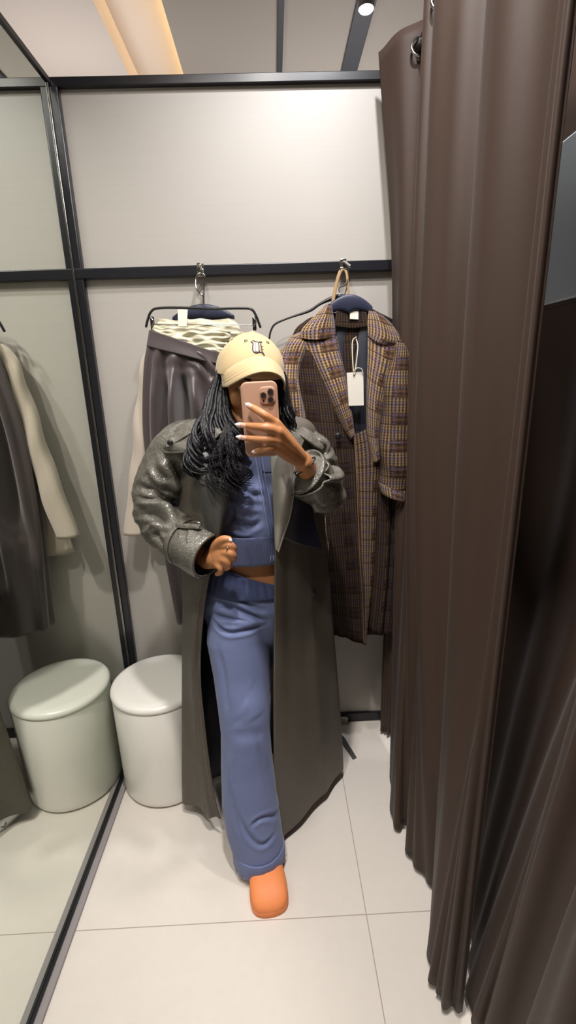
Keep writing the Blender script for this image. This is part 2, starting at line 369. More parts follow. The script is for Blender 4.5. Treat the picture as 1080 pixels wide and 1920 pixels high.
t = NT('lamp disc'); t.set(Base_Color=(1, 1, 1, 1)); t.b.inputs['Emission Color'].default_value = (.85, .9, 1, 1); t.b.inputs['Emission Strength'].default_value = 25; M['lamp'] = t.m
sp = thing('spotlight', 'glowing round white spotlight in the wide ceiling beam', 'spotlight', (.464, 2.57, 2.98))
MB().tube([(.464, 2.57, 2.984), (.464, 2.57, 2.955)], [.036, .034], 28, caps=False, hint=(1, 0, 0)).build('housing', M['steelgrey'], sp, smooth=False)
MB().tube([(.464, 2.57, 2.954), (.464, 2.57, 2.950)], [.028, .028], 28, caps=False, hint=(1, 0, 0)).build('lamp_disc', M['lamp'], sp, smooth=False)
# cubicle downlights (out of the frame above), then added hall fill lamps
def lamp(name, loc, size, power, col, target=None, spread=PI):
    l = bpy.data.lights.new(name, 'AREA'); l.shape = 'DISK'; l.size = size; l.energy = power; l.color = col; l.spread = spread
    o = bpy.data.objects.new(name, l); COL.objects.link(o); o.location = loc
    d = Vector(target)-Vector(loc) if target else Vector((0, 0, -1)); o.rotation_euler = d.to_track_quat('-Z', 'Y').to_euler(); return o
LP = .72
lamp('downlight', (.02, .55, 2.94), .10, 24*LP, (1, .955, .91), (-.02, .98, .0), math.radians(120))
lamp('downlight', (-.28, .12, 2.94), .12, 16*LP, (1, .95, .90), (-.12, .80, .0), math.radians(120))
lamp('downlight', (.26, .95, 2.94), .08, 9.5*LP, (.97, .97, 1), (.18, 1.7, 2.0), math.radians(100))
lamp('hall_fill', (1.3, 1.6, 2.94), .5, 10*LP, (1, .94, .88))  # added fill for the closed hall
lamp('hall_fill', (-1.0, 2.9, 2.2), .6, 7*LP, (1, .93, .88), (-1.0, 2.9, 3.2))  # added uplight without a fixture, brightens the white ceiling
lamp('hall_fill', (.5, 3.3, 2.0), .9, 15*LP, (1, .96, .93), (.4, 2.9, 3.2))  # added upward fill to lift the grey ceiling, no fixture
lamp('hall_fill', (.53, .95, 2.94), .10, 5, (1, .97, .95), (.58, 1.05, 1.6), math.radians(70))  # added to brighten the pale board past the curtain edge
wd = bpy.data.worlds.new('world'); sc.world = wd; wd.use_nodes = True; wd.node_tree.nodes['Background'].inputs[0].default_value = (.5, .48, .46, 1); wd.node_tree.nodes['Background'].inputs[1].default_value = .3
sc.view_settings.view_transform = 'Standard'; sc.view_settings.look = 'None'; sc.view_settings.gamma = 1; sc.view_settings.exposure = 0.0; sc.view_settings.use_curve_mapping = False
# ------------------------------------------------------------------ stool
def lathe(name, prof, c, mm, parent=None, n=72):
    G = np.array([[(c[0]+r*math.cos(a), c[1]+r*math.sin(a), z) for a in np.linspace(0, -2*PI, n, endpoint=False)] for r, z in prof])
    return mkobj(name, grid_mesh(name, G, True, True), mm, parent)
SC = (-.452, 1.497)
st = thing('stool', 'round white drum stool in the back left corner', 'stool', (SC[0], SC[1], 0))
R_ = .163
lathe('body', [(R_-.012, .006), (R_-.004, .0075), (R_-.001, .014), (R_, .03), (R_+.001, .2), (R_+.002, .388), (R_, .392)], SC, M['stool'], st)
lathe('seat', [(R_, .3925), (R_+.004, .395), (R_+.005, .402), (R_+.001, .411), (R_-.009, .416), (R_-.03, .4175), (.06, .4165), (.004, .416)], SC, M['stool'], st)
lathe('foot_ring', [(R_-.02, .0), (R_-.014, .0), (R_-.014, .0058), (R_-.02, .0058)], SC, M['blackplastic'], st)
# ------------------------------------------------------------------ curtains
ROD = (.43, 2.284)
rd = thing('curtain_rod', 'black round rod carrying the brown curtain', 'curtain rod', (ROD[0], YB, ROD[1]))
MB().tube([(ROD[0], YB-.046, ROD[1]), (ROD[0], -.6, ROD[1])], .0125, 20, hint=(1, 0, 0)).build('rod', M['black'], rd)
MB().tube([(ROD[0], YB-.045, ROD[1]), (ROD[0], YB-.06, ROD[1])], .024, 20, hint=(1, 0, 0)).build('flange', M['black'], rd)
def drape(name, top, mid, bot, ztop, zbot, mm, parent=None, nz=70, nu=260, wav=.004, **k):
    # top / mid / bot: plan paths (x, depth); pleats run between them
    n = len(top); rows = []
    zt = ztop if callable(ztop) else (lambda p: ztop)
    q1 = [(a[0]*.25+b[0]*.75, a[1]*.5+b[1]*.5) for a, b in zip(top, mid)]; q3 = [((a[0]+b[0])/2, (a[1]+b[1])/2) for a, b in zip(mid, bot)]
    for z, P in ((zt, top), (lambda p: zt(p)*.78+zbot*.22, q1), (lambda p: (zt(p)+zbot)/2, mid), (lambda p: zt(p)*.25+zbot*.75, q3), (zbot, bot)):
        rows.append([(p[0], p[1], (z(p) if callable(z) else z)) for p in P])
    return surf(name, rows, mm, parent, nu=nu, nv=nz, solid=.0025, disp=lambda u, v, G: wav*(np.sin(u*52+v*2)*.9+np.sin(u*96-v*1.5+1)*1.1)*(.6+.6*v), **k)
ct = thing('curtain', 'widest pleated brown curtain, hanging from the rod beside the checked coat', 'curtain', (.40, 1.1, 0))
#             far edge ............................................................ near fold
top = [(.335,1.66),(.385,1.60),(.455,1.56),(.468,1.51),(.425,1.47),(.405,1.43),(.45,1.39),(.462,1.34),(.41,1.29),(.375,1.25),(.40,1.19),(.455,1.15),(.44,1.09),(.40,1.03),(.385,.97),(.43,.92),(.45,.86),(.42,.82),(.410,.78),(.398,.758),(.400,.742),(.411,.738)]
mid = [(.395,1.62),(.405,1.56),(.435,1.53),(.445,1.48),(.405,1.43),(.388,1.38),(.43,1.34),(.445,1.29),(.39,1.24),(.36,1.20),(.385,1.14),(.435,1.11),(.43,1.04),(.385,.99),(.375,.93),(.415,.88),(.435,.82),(.42,.80),(.40,.785),(.388,.765),(.388,.749),(.398,.744)]
bot = [(.405,1.50),(.385,1.42),(.355,1.33),(.338,1.245),(.350,1.20),(.378,1.20),(.372,1.15),(.355,1.11),(.370,1.075),(.392,1.04),(.405,1.0),(.425,.985),(.43,.955),(.40,.93),(.355,.89),(.333,.84),(.329,.80),(.332,.78),(.334,.764),(.345,.745),(.362,.735),(.380,.730)]
drape('cloth', top, mid, bot, lambda p: 2.335+.012*math.sin(p[1]*37), .022, M['curtain'], ct)
for yy in (1.565, 1.40, 1.22, 1.08, .95, .82):
    MB().tube([(ROD[0]+.024*math.cos(a), yy+.006*math.sin(a), ROD[1]+.024*math.sin(a)) for a in np.linspace(0, 2*PI, 25)], .0035, 8, caps=False).build('ring', M['chrome'], ct)
# dark inner curtain between the post and the first pleats
c0 = thing('curtain', 'narrow dark end of brown curtain against the black post', 'curtain', (.43, 1.66, 0))
drape('cloth', [(.435,1.70),(.425,1.685),(.44,1.665),(.425,1.65),(.44,1.63),(.47,1.62)], [(.435,1.70),(.418,1.685),(.43,1.665),(.413,1.65),(.43,1.63),(.47,1.62)], [(.435,1.70),(.405,1.69),(.42,1.67),(.393,1.65),(.42,1.62),(.47,1.61)], 2.27, .02, M['curtain'], c0, nu=60)
c2 = thing('curtain', 'second brown curtain at the right edge, nearest the viewer', 'curtain', (.44, .45, 0))  # its far stretch is an added backdrop that keeps the gap dark
drape('cloth', [(.66,1.5),(.63,1.3),(.66,1.1),(.63,.9),(.65,.75),(.62,.62),(.54,.57),(.50,.53),(.53,.47),(.47,.42),(.45,.36),(.50,.30),(.50,.2),(.45,.10),(.48,.0)],
      [(.66,1.5),(.63,1.3),(.66,1.1),(.635,.92),(.625,.80),(.56,.69),(.50,.64),(.455,.58),(.49,.52),(.43,.46),(.40,.40),(.45,.34),(.47,.2),(.42,.10),(.46,.0)],
      [(.52,1.4),(.50,1.2),(.50,1.0),(.455,.88),(.425,.80),(.393,.725),(.415,.69),(.385,.66),(.42,.60),(.375,.55),(.36,.47),(.41,.38),(.42,.25),(.39,.12),(.42,.0)], 2.33, .02, M['curtain'], c2)
gp = thing('wall_board', 'pale metallic board seen beyond the right curtain edge', 'board', (.62, .80, 1.4))
boxo('board', (.585, .78, 1.575), (.600, 1.3, 1.873), M['panelgrey'], gp, bevel=.004)
boxo('lip', (.582, .78, 1.568), (.602, 1.3, 1.5745), M['chrome'], gp, bevel=.001)
# ------------------------------------------------------------------ hooks and hangers
def wallhook(px, label):
    b = at(px, 505, YB-.031); x = b[0]; t_ = thing('hook', label, 'hook', (x, YB-.031, ZR), 'chrome hooks on the black rail')
    MB().box((x-.011, YB-.0345, ZR-.02), (x+.011, YB-.0305, ZR+.021)).build('plate', M['chrome'], t_, smooth=False, bevel=.0015)
    MB().tube([(x, YB-.034, ZR+.008), (x+.003, YB-.055, ZR+.006), (x+.008, YB-.075, ZR-.004), (x+.013, YB-.088, ZR-.012)], [.0055, .005, .0045, .0055], 10, hint=(1, 0, 0), smooth=12).build('peg', M['chrome'], t_)
    return np.array([x, YB-.070, ZR-.002])
H1 = wallhook(376, 'chrome hook above the clip hanger with brown-grey trousers'); H2 = wallhook(643, 'chrome hook above the checked coat')
def T(name, pts, rad, mm, parent, n=10, smooth=40, **k): return MB().tube(pts, rad, n, smooth=smooth, **k).build(name, mm, parent)
YH = 1.655
ch = thing('clip_hanger', 'black metal clip hanger holding the brown-grey trousers', 'hanger', tuple(at(380, 575, YH)))
T('hook', [at(384,517,YH+.012), at(378,512,YH+.012), at(371,515,YH+.01), at(367,526,YH+.008), at(368,540,YH), at(375,550,YH), at(381,556,YH), at(382,570,YH)], .0028, M['chrome'], ch)
T('bar', [at(274,612,YH), at(277,600,YH), at(283,585,YH), at(296,578,YH), at(340,577,YH), at(400,579,YH), at(450,578,YH), at(471,580,YH), at(480,592,YH), at(488,613,YH)], [(.004, .006)]*10, M['blackplastic'], ch, smooth=70)
T('rod', [at(290,608,YH-.004), at(380,609,YH-.006), at(478,609,YH-.004)], .0016, M['chrome'], ch, smooth=0)
for x0 in (286, 477):
    a = at(x0, 606, YH-.006); cl = MB().box(a-[.006, .007, .022], a+[.006, .007, .02]).build('clip', M['blackplastic'], ch, smooth=False, bevel=.003)
    T('clip_spring', [a+[-.003, -.009, .018], a+[.006, -.012, .004], a+[-.002, -.010, -.012]], .0018, M['chrome'], cl, smooth=12)
def shoulder_hanger(label, cx, cy, w, Y, h=.05, group='navy shoulder hangers', hk=None):
    c = at(cx, cy, Y); t_ = thing('coat_hanger', label, 'hanger', tuple(c))
    prof = []
    for s in np.linspace(-1, 1, 25):
        zc = c[2] - .036*abs(s)**2; th = h*(1-.55*abs(s)**.8)
        prof.append([(c[0]+s*w, Y-.012, zc-th*.1), (c[0]+s*w, Y+.0, zc), (c[0]+s*w, Y+.014, zc-th*.1), (c[0]+s*w, Y+.012, zc-th), (c[0]+s*w, Y-.010, zc-th)])
    surf('shoulder', prof, M['navyplastic'], t_, nu=25, nv=50, closed=True, solid=0, cap=True)
    if hk is not None: T('hook', hk, .0022, M['chrome'], t_)
    return t_
shoulder_hanger('navy plastic hanger inside the oatmeal jacket behind the trousers', 380, 571, .10, 1.69, .05, hk=[H1+[.002, .012, -.02], H1+[-.006, .006, -.008], H1+[.0, .002, .010], H1+[.012, .004, .004], H1+[.012, .016, -.03], at(382,560,1.69), at(382,572,1.69)])
shoulder_hanger('navy plastic hanger in the collar of the checked coat', 654, 553, .072, 1.60, .05, hk=[at(636,512,YH), at(640,502,YH), at(650,507,YH), at(653,520,YH), at(648,533,YH-.02), at(636,540,YH-.03), at(637,552,1.61)])
wh = thing('wire_hanger', 'thin black hanger sticking out left behind the checked coat', 'hanger', tuple(at(560, 590, 1.675)))
T('arm', [at(505,634,1.68), at(508,620,1.68), at(517,607,1.68), at(545,595,1.68), at(580,583,1.68), at(600,570,1.68), at(622,560,1.68), at(645,556,1.68), at(680,575,1.68), at(740,605,1.68)], [(.0032, .003)]*4+[(.0045, .004)]*2+[(.007, .005)]*4, M['blackplastic'], wh, smooth=60)
T('hook', [at(643,503,1.668), at(652,506,1.668), at(655,522,1.672), at(650,540,1.676), at(645,556,1.68)], .002, M['chrome'], wh)
ts = thing('strap', 'tan leather strap looped over the hook above the checked coat', 'strap', tuple(H2))
T('loop', [at(624,568,1.64), at(628,545,1.645), at(634,520,1.65), at(640,506,1.655), at(647,506,1.655), at(651,520,1.65), at(653,552,1.645), at(652,566,1.64)], [(.0055, .0013)]*4+[(.004, .0013)]*4, M['tan'], ts)
# ------------------------------------------------------------------ oatmeal jacket (behind) and trousers
def loft(name, rows, mm, parent, thick, nu=80, nv=70, disp=None, solid=.0025, front=.5, **k):
    # rows: (y, x_left, x_right, depth); closed flattened oval sections seen from the front
    A = []
    for y, xl, xr, Y, *e in rows:
        th = e[0] if e else thick; yr = y+(e[1] if len(e) > 1 else 0); L = at(xl, y, Y); R2 = at(xr, yr, Y); c = (L+R2)/2; h = (R2-L)/2; q = []
        for a in np.linspace(0, 2*PI, 20, endpoint=False):
            ca, sa = math.cos(a), math.sin(a); ca = math.copysign(abs(ca)**.8, ca); sa = math.copysign(abs(sa)**.8, sa)
            q.append(c+h*ca+np.array([0, -th/2*sa, 0]))
        A.append(q)
    return surf(name, A, mm, parent, nu=nu, nv=nv, closed=True, disp=disp, solid=solid, **k)
jk = thing('jacket', 'oatmeal wool jacket hanging behind the brown-grey trousers', 'jacket', tuple(at(380, 640, 1.67)))
loft('jacket_body', [(612, 350, 430, 1.69, .03), (628, 310, 462, 1.69, .05), (650, 290, 478, 1.697, .05), (720, 288, 482, 1.70, .05), (850, 285, 490, 1.70, .05), (1030, 283, 490, 1.70, .05)], M['beige'], jk, .06,
     disp=lambda u, v, G: .004*np.sin(u*50)*v)
loft('sleeve', [(628, 312, 330, 1.67, .03), (645, 281, 318, 1.665, .05), (680, 267, 300, 1.658, .055), (760, 257, 286, 1.645, .06), (850, 249, 282, 1.635, .06), (930, 241, 282, 1.628, .055), (1001, 233, 272, 1.622, .05)], M['beige'], jk, .06,
     disp=lambda u, v, G: .004*np.sin(v*30+u*9)*gs(v, .5, .3))
loft('sleeve', [(628, 445, 460, 1.67, .03), (650, 455, 490, 1.665, .05), (680, 458, 496, 1.66, .06), (850, 462, 505, 1.655, .06), (1001, 470, 508, 1.65, .05)], M['beige'], jk, .06)
jl = loft('collar_lining', [(600, 300, 440, 1.68, .02), (618, 296, 446, 1.672, .03), (640, 300, 452, 1.668, .03)], M['cream'], jk, .02, nv=40, nu=120, disp=lambda u, v, G: .008*ridged(G, 20, 10, 50, 7))
tr = thing('trousers', 'brown-grey satin trousers hanging from the clip hanger', 'trousers', tuple(at(340, 620, 1.6)))
TF = creases([([(335,690),(342,760),(352,830),(375,900)],1.55,-.05,.018), ([(310,690),(305,780),(312,900),(325,1000)],1.55,-.045,.016), ([(355,700),(372,770),(395,820),(420,850)],1.55,.03,.016), ([(322,670),(322,760),(330,880),(352,1000)],1.55,.020,.013), ([(350,665),(375,680),(400,715)],1.55,-.018,.009), ([(365,900),(372,1000),(380,1120)],1.55,-.02,.014)])
def trd(u, v, G):
    s = (u*2*PI) # front is sin>0 (u 0..0.5)
    d = .012*np.sin(u*2*PI*7+v*2.2)*(.25+v*.8) + .010*np.sin(u*2*PI*12-v*4)*gs(v, .45, .3)
    d += -.030*gs(u-.10*v, .30, .022)*gs(v, .32, .28) - .020*gs(u+.12*v, .24, .02)*gs(v, .4, .2)
    return d*.7 + TF(G)*np.where(u < .5, 1, 0)
loft('trouser_body', [(628, 283, 408, 1.615, .045, 40), (655, 277, 412, 1.612, .06, 30), (700, 274, 418, 1.612, .07, 16), (800, 274, 430, 1.614, .075), (900, 284, 445, 1.616, .08), (1000, 300, 458, 1.62, .08), (1080, 316, 462, 1.622, .085), (1162, 332, 465, 1.624, .085, 10)], M['trouser'], tr, .06, nu=150, nv=110, disp=trd)
wbnd = loft('waistband', [(619, 283, 406, 1.612, .052, 42), (632, 281, 409, 1.612, .056, 40), (650, 278, 412, 1.612, .066, 34)], M['trouser'], tr, .06, nu=80, nv=16, disp=lambda u, v, G: .0025*np.ones_like(u)+.002*np.sin(u*30))
loft('waist_lining', [(612, 292, 428, 1.618, .034, 8), (628, 287, 424, 1.62, .040, 20), (650, 284, 420, 1.62, .046, 30)], M['cream'], tr, .04, nu=140, nv=40, disp=lambda u, v, G: .008*ridged(G, 26, 10, 60, 2)+.003*np.sin(u*60+v*5))
surf('button_tab', [[at(335,640,1.588), at(345,637,1.588)], [at(362,660,1.584), at(366,652,1.584)]], M['trouser'], wbnd, nu=4, nv=10)
# swing ticket between hanger and trousers
pt = thing('price_tag', 'small white size tag on the clip hanger above the brown-grey trousers', 'tag', tuple(at(345, 590, 1.63)))
surf('card', [[at(333,580,1.635), at(352,580,1.637)], [at(334,612,1.632), at(350,612,1.633)]], M['card'], pt, nu=4, nv=4, solid=.0006, smooth=False)
# ------------------------------------------------------------------ checked coat
pc = thing('coat', 'long brown checked wool coat hanging on the right hook', 'coat', tuple(at(650, 560, 1.6)))
Yp = 1.60
def bodyd(u, v, G): return .010*np.sin(u*2*PI*6+1)*v + .006*np.sin(u*2*PI*11+v*4)*v
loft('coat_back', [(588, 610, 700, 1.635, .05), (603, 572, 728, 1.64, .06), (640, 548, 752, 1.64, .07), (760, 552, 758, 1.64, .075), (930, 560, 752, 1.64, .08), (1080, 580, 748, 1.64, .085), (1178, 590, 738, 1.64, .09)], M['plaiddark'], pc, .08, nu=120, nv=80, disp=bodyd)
surf('back_lining', [[at(622,590,1.605), at(655,588,1.612), at(694,592,1.605)], [at(620,640,1.602), at(655,650,1.61), at(700,640,1.602)], [at(630,720,1.598), at(665,730,1.606), at(708,720,1.598)], [at(648,820,1.594), at(680,820,1.602), at(715,820,1.592)], [at(655,900,1.590), at(680,900,1.598), at(712,900,1.590)]], M['greylining'], pc, nu=40, nv=50, disp=lambda u, v, G: .004*np.sin(u*11+v*9))
surf('inner_collar', [[at(630,583,1.592), at(658,577,1.602), at(688,586,1.592)], [at(628,612,1.590), at(660,616,1.600), at(692,612,1.590)]], M['plaiddark'], pc, nu=30, nv=12)
surf('size_label', [[at(656,583,1.596), at(672,583,1.596)], [at(656,598,1.594), at(672,599,1.594)]], M['card'], pc, nu=4, nv=4, solid=.0006, smooth=False)
# fronts: sheets with real bulge
def front(name, rows, mm, bulge=.03, **k):
    A = []
    for (x0, y0, Y0), (x1, y1, Y1) in rows:
        a, b = at(x0, y0, Y0), at(x1, y1, Y1); q = []
        for s in np.linspace(0, 1, 6):
            q.append(a+(b-a)*s+np.array([0, -bulge*math.sin(PI*s)**.7, 0]))
        A.append(q)
    return surf(name, A, mm, pc, nu=50, nv=90, **k)
fd = lambda u, v, G: .006*np.sin(u*9+v*2)*v+.004*np.sin(u*22+1)*v
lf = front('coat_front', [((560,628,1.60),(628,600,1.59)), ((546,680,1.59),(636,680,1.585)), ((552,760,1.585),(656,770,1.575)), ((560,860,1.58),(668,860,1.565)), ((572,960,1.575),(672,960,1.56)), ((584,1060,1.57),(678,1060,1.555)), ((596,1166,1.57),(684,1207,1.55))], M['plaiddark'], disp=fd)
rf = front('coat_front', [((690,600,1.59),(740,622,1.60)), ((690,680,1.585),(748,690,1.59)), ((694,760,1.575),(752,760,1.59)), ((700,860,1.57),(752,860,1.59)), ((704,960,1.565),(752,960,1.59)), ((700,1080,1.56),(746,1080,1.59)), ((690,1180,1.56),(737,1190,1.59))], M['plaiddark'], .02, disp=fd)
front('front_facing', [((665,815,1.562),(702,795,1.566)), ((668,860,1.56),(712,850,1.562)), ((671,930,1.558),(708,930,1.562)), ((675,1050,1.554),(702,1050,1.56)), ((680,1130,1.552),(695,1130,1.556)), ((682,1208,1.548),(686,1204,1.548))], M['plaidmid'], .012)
T('front_piping', [at(664,812,1.548), at(667,860,1.544), at(670,930,1.54), at(675,1050,1.538), at(680,1130,1.536), at(682,1206,1.54)], .0015, M['piping'], lf, smooth=50)
# lapels and collar
def patch(name, rows, mm, parent, nu=30, nv=60, **k): return surf(name, [[at(*p) for p in r] for r in rows], mm, parent, nu=nu, nv=nv, **k)
patch('lapel', [[(563,640,1.572),(590,640,1.560),(616,636,1.560),(630,630,1.572)], [(576,668,1.570),(598,668,1.552),(622,664,1.552),(637,662,1.568)], [(598,712,1.566),(614,708,1.545),(634,702,1.545),(646,700,1.562)], [(624,768,1.56),(636,762,1.54),(648,756,1.54),(656,752,1.556)], [(658,824,1.552),(660,822,1.546),(662,820,1.546),(665,818,1.55)]], M['plaid'], pc, solid=.005)
patch('collar', [[(612,572,1.585),(614,571,1.575),(617,570,1.575),(620,570,1.585)], [(592,592,1.575),(602,590,1.560),(614,588,1.560),(624,590,1.578)], [(567,618,1.570),(586,616,1.552),(608,612,1.552),(627,612,1.572)], [(565,634,1.568),(585,637,1.552),(605,636,1.552),(628,632,1.570)]], M['plaid'], pc, solid=.005)
patch('lapel', [[(690,632,1.572),(706,640,1.560),(728,648,1.560),(751,648,1.574)], [(690,664,1.568),(704,674,1.55),(722,684,1.55),(742,690,1.570)], [(689,706,1.562),(698,716,1.545),(712,724,1.545),(730,730,1.565)], [(688,756,1.558),(694,764,1.54),(706,770,1.54),(716,774,1.558)], [(690,815,1.552),(696,818,1.54),(704,820,1.54),(709,820,1.552)], [(700,868,1.55),(703,868,1.542),(708,866,1.542),(711,864,1.55)]], M['plaid'], pc, solid=.005)
patch('collar', [[(692,583,1.585),(700,584,1.575),(709,587,1.575),(716,592,1.585)], [(690,600,1.575),(706,602,1.560),(722,608,1.560),(738,614,1.578)], [(690,618,1.570),(708,624,1.552),(728,634,1.552),(751,640,1.572)], [(691,630,1.568),(704,640,1.552),(718,646,1.552),(738,650,1.570)]], M['plaid'], pc, solid=.005)
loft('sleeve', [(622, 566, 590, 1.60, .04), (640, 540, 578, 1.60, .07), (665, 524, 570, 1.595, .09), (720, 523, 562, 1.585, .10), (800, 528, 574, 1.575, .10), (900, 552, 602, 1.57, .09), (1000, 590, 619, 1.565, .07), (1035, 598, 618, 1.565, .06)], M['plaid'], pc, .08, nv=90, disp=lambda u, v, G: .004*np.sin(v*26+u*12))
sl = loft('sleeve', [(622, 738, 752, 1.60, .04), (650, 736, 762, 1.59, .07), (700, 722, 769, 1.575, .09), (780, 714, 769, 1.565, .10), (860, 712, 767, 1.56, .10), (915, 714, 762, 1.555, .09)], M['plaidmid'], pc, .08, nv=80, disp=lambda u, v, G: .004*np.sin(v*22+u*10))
loft('turned_cuff', [(905, 711, 757, 1.553, .10, 12), (922, 714, 756, 1.551, .105, 14), (926, 722, 754, 1.552, .09, 12)], M['plaid'], sl, .1, nv=14)
for (x, y) in ((634, 818), (640, 905)):
    a = at(x, y, 1.528); MB().ell(a, (.011, .004, .011)).build('button', M['blackplastic'], lf)
tg = thing('price_tag', 'white card price tag on a cord inside the checked coat', 'tag', tuple(at(666, 730, 1.55)))
patch('card', [[(650,699,1.545),(681,697,1.548)], [(654,761,1.540),(682,760,1.543)]], M['card'], tg, nu=4, nv=4, solid=.0008, smooth=False)
T('cord', [at(668,632,1.585), at(661,640,1.575), at(661,670,1.555), at(663,698,1.543), at(665,700,1.542), at(668,680,1.55), at(671,650,1.57), at(668,636,1.585)], .0018, M['cord'], tg, smooth=50)
T('cord_knot', [at(663,696,1.541), at(670,690,1.541), at(678,692,1.541), at(680,698,1.541)], .0016, M['cord'], tg, smooth=20)
# little things on the floor
bl = thing('belt', 'grey belt end trailing on the floor behind the long coat', 'belt', (.24, 1.6, 0))
surf('belt_end', [[(.150,1.62,.006),(.152,1.65,.006)], [(.205,1.625,.0045),(.222,1.652,.0045)], [(.235,1.565,.0045),(.252,1.575,.0045)], [(.252,1.515,.0045),(.268,1.522,.0045)]], M['darklapel'], bl, nu=6, nv=24, solid=.003)
ft = atz(395, 1527, .004)
fl = thing('tag', 'small white tag lying on the floor by the stool', 'tag', tuple(ft))
surf('paper', [[ft+[-.008, -.006, .002], ft+[.006, -.008, .004]], [ft+[-.004, .012, .006], ft+[.009, .010, .002]]], M['card'], fl, nu=8, nv=8, solid=.0008)
# ------------------------------------------------------------------ person
pn = thing('person', 'person in a sand cap, long grey leather coat and blue sweatsuit, holding a phone up', 'person', (-.07, 1.29, 0))
def rings(P, R, n=16, hint=(0, 1, 0)):
    P = np.array(P, float); R = np.array([(r, r) if np.isscalar(r) else r for r in R], float); T_ = np.gradient(P, axis=0); T_ /= np.linalg.norm(T_, axis=1, keepdims=True); out = []; B = None
    for i in range(len(P)):
        B = np.cross(T_[i], hint) if B is None else B-T_[i]*(B@T_[i]); B = B/np.linalg.norm(B); N = np.cross(B, T_[i])
        out.append([P[i]+B*math.cos(a)*R[i][0]+N*math.sin(a)*R[i][1] for a in np.linspace(0, 2*PI, n, endpoint=False)])
    return out
# head frame
HCN = np.array([xat(468, 1.275, 1.425), 1.275, 1.425])
ya, pi_, ro = math.radians(14), math.radians(9), math.radians(5)
HR = np.array(Matrix.Rotation(ya, 3, 'Z') @ Matrix.Rotation(pi_, 3, 'X') @ Matrix.Rotation(ro, 3, 'Y'))
def Hd(x, y, z): return HCN + HR@np.array([x, y, z])
b = MB()
b.ell(Hd(0, .006, .03), (.074, .094, .088), HR); b.ell(Hd(0, -.012, -.02), (.063, .074, .078), HR)
b.tube([Hd(-.045, -.02, -.045), Hd(-.028, -.055, -.082), Hd(0, -.072, -.094), Hd(.028, -.055, -.082), Hd(.045, -.02, -.045)], [.02, .018, .019, .018, .02], 14)
b.ell(Hd(0, -.048, -.05), (.038, .034, .05), HR)
b.tube([Hd(0, -.082, .018), Hd(0, -.094, -.006), Hd(0, -.104, -.026)], [.007, .009, .011], 12, hint=(1, 0, 0)); b.tube([Hd(-.05, -.07, .045), Hd(0, -.088, .05), Hd(.05, -.07, .045)], .014, 12)
for s in (-1, 1):
    b.ell(Hd(.010*s, -.094, -.03), (.009, .010, .007), HR); b.ell(Hd(.034*s, -.062, -.02), (.026, .022, .026), HR)
    b.tube([Hd(.012*s, -.084, .036), Hd(.032*s, -.080, .040), Hd(.052*s, -.066, .032)], [.006, .008, .006], 10)
    b.tube([Hd(.074*s, .012, .022), Hd(.080*s, .018, .01), Hd(.078*s, .014, -.012), Hd(.072*s, .006, -.022)], [(.004, .012), (.005, .016), (.005, .012), (.004, .008)], 10, hint=(1, 0, 0))
b.tube([Hd(-.02, -.083, -.058), Hd(0, -.09, -.056), Hd(.02, -.083, -.058)], [.005, .008, .005], 10); b.tube([Hd(-.018, -.08, -.067), Hd(0, -.087, -.068), Hd(.018, -.08, -.067)], [.005, .008, .005], 10)
# neck and trunk
NK = np.array([-.06, 1.315, 1.30])
b.tube([Hd(0, .02, -.03), Hd(0, .03, -.09), NK, (-.065, 1.32, 1.24)], [(.052, .056), (.050, .052), (.058, .056), (.09, .07)], 20)
b.tube([(-.075, 1.30, .80), (-.075, 1.295, .88), (-.075, 1.29, .95), (-.072, 1.295, 1.03), (-.068, 1.30, 1.12), (-.066, 1.31, 1.20), (-.065, 1.315, 1.26)],
       [(.145, .095), (.148, .098), (.118, .082), (.112, .084), (.132, .095), (.150, .09), (.13, .065)], 32)
b.tube([(-.225, 1.325, 1.235), (-.15, 1.325, 1.275), (-.065, 1.32, 1.29), (.02, 1.325, 1.275), (.085, 1.325, 1.235)], [.042, .05, .052, .05, .042], 16, hint=(0, 0, 1))
# arm on the left of the picture, hand at the waistband
wl = at(388, 1050, 1.165)
b.tube([(-.225, 1.325, 1.23), (-.285, 1.335, 1.12), tuple(at(300, 975, 1.31)), tuple(at(345, 1018, 1.235)), tuple(wl), tuple(at(400, 1046, 1.15))], [.046, .042, .036, .032, (.021, .026), (.022, .028)], 16)
b.tube([at(392, 1048, 1.16), at(408, 1042, 1.14), at(424, 1036, 1.128)], [(.018, .026), (.017, .034), (.015, .032)], 16, hint=(.3, 0, 1))
def finger(pts, rad, n=12): b.tube([np.array(p) for p in pts], rad, n, smooth=14)
finger([at(418,1024,1.128), at(431,1022,1.118), at(438,1029,1.124), at(435,1037,1.142)], [.0105, .0105, .0095, .0078])
finger([at(420,1036,1.124), at(432,1037,1.114), at(438,1045,1.122), at(432,1052,1.140)], [.0105, .0105, .0095, .0078])
finger([at(414,1048,1.126), at(425,1052,1.116), at(429,1061,1.122), at(422,1066,1.138)], [.0105, .0102, .009, .0075])
finger([at(404,1056,1.132), at(412,1064,1.122), at(414,1072,1.126), at(407,1076,1.140)], [.0095, .009, .0082, .0068])
finger([at(398,1034,1.15), at(409,1018,1.134), at(420,1011,1.122), at(430,1011,1.118)], [.014, .0125, .0105, .008])
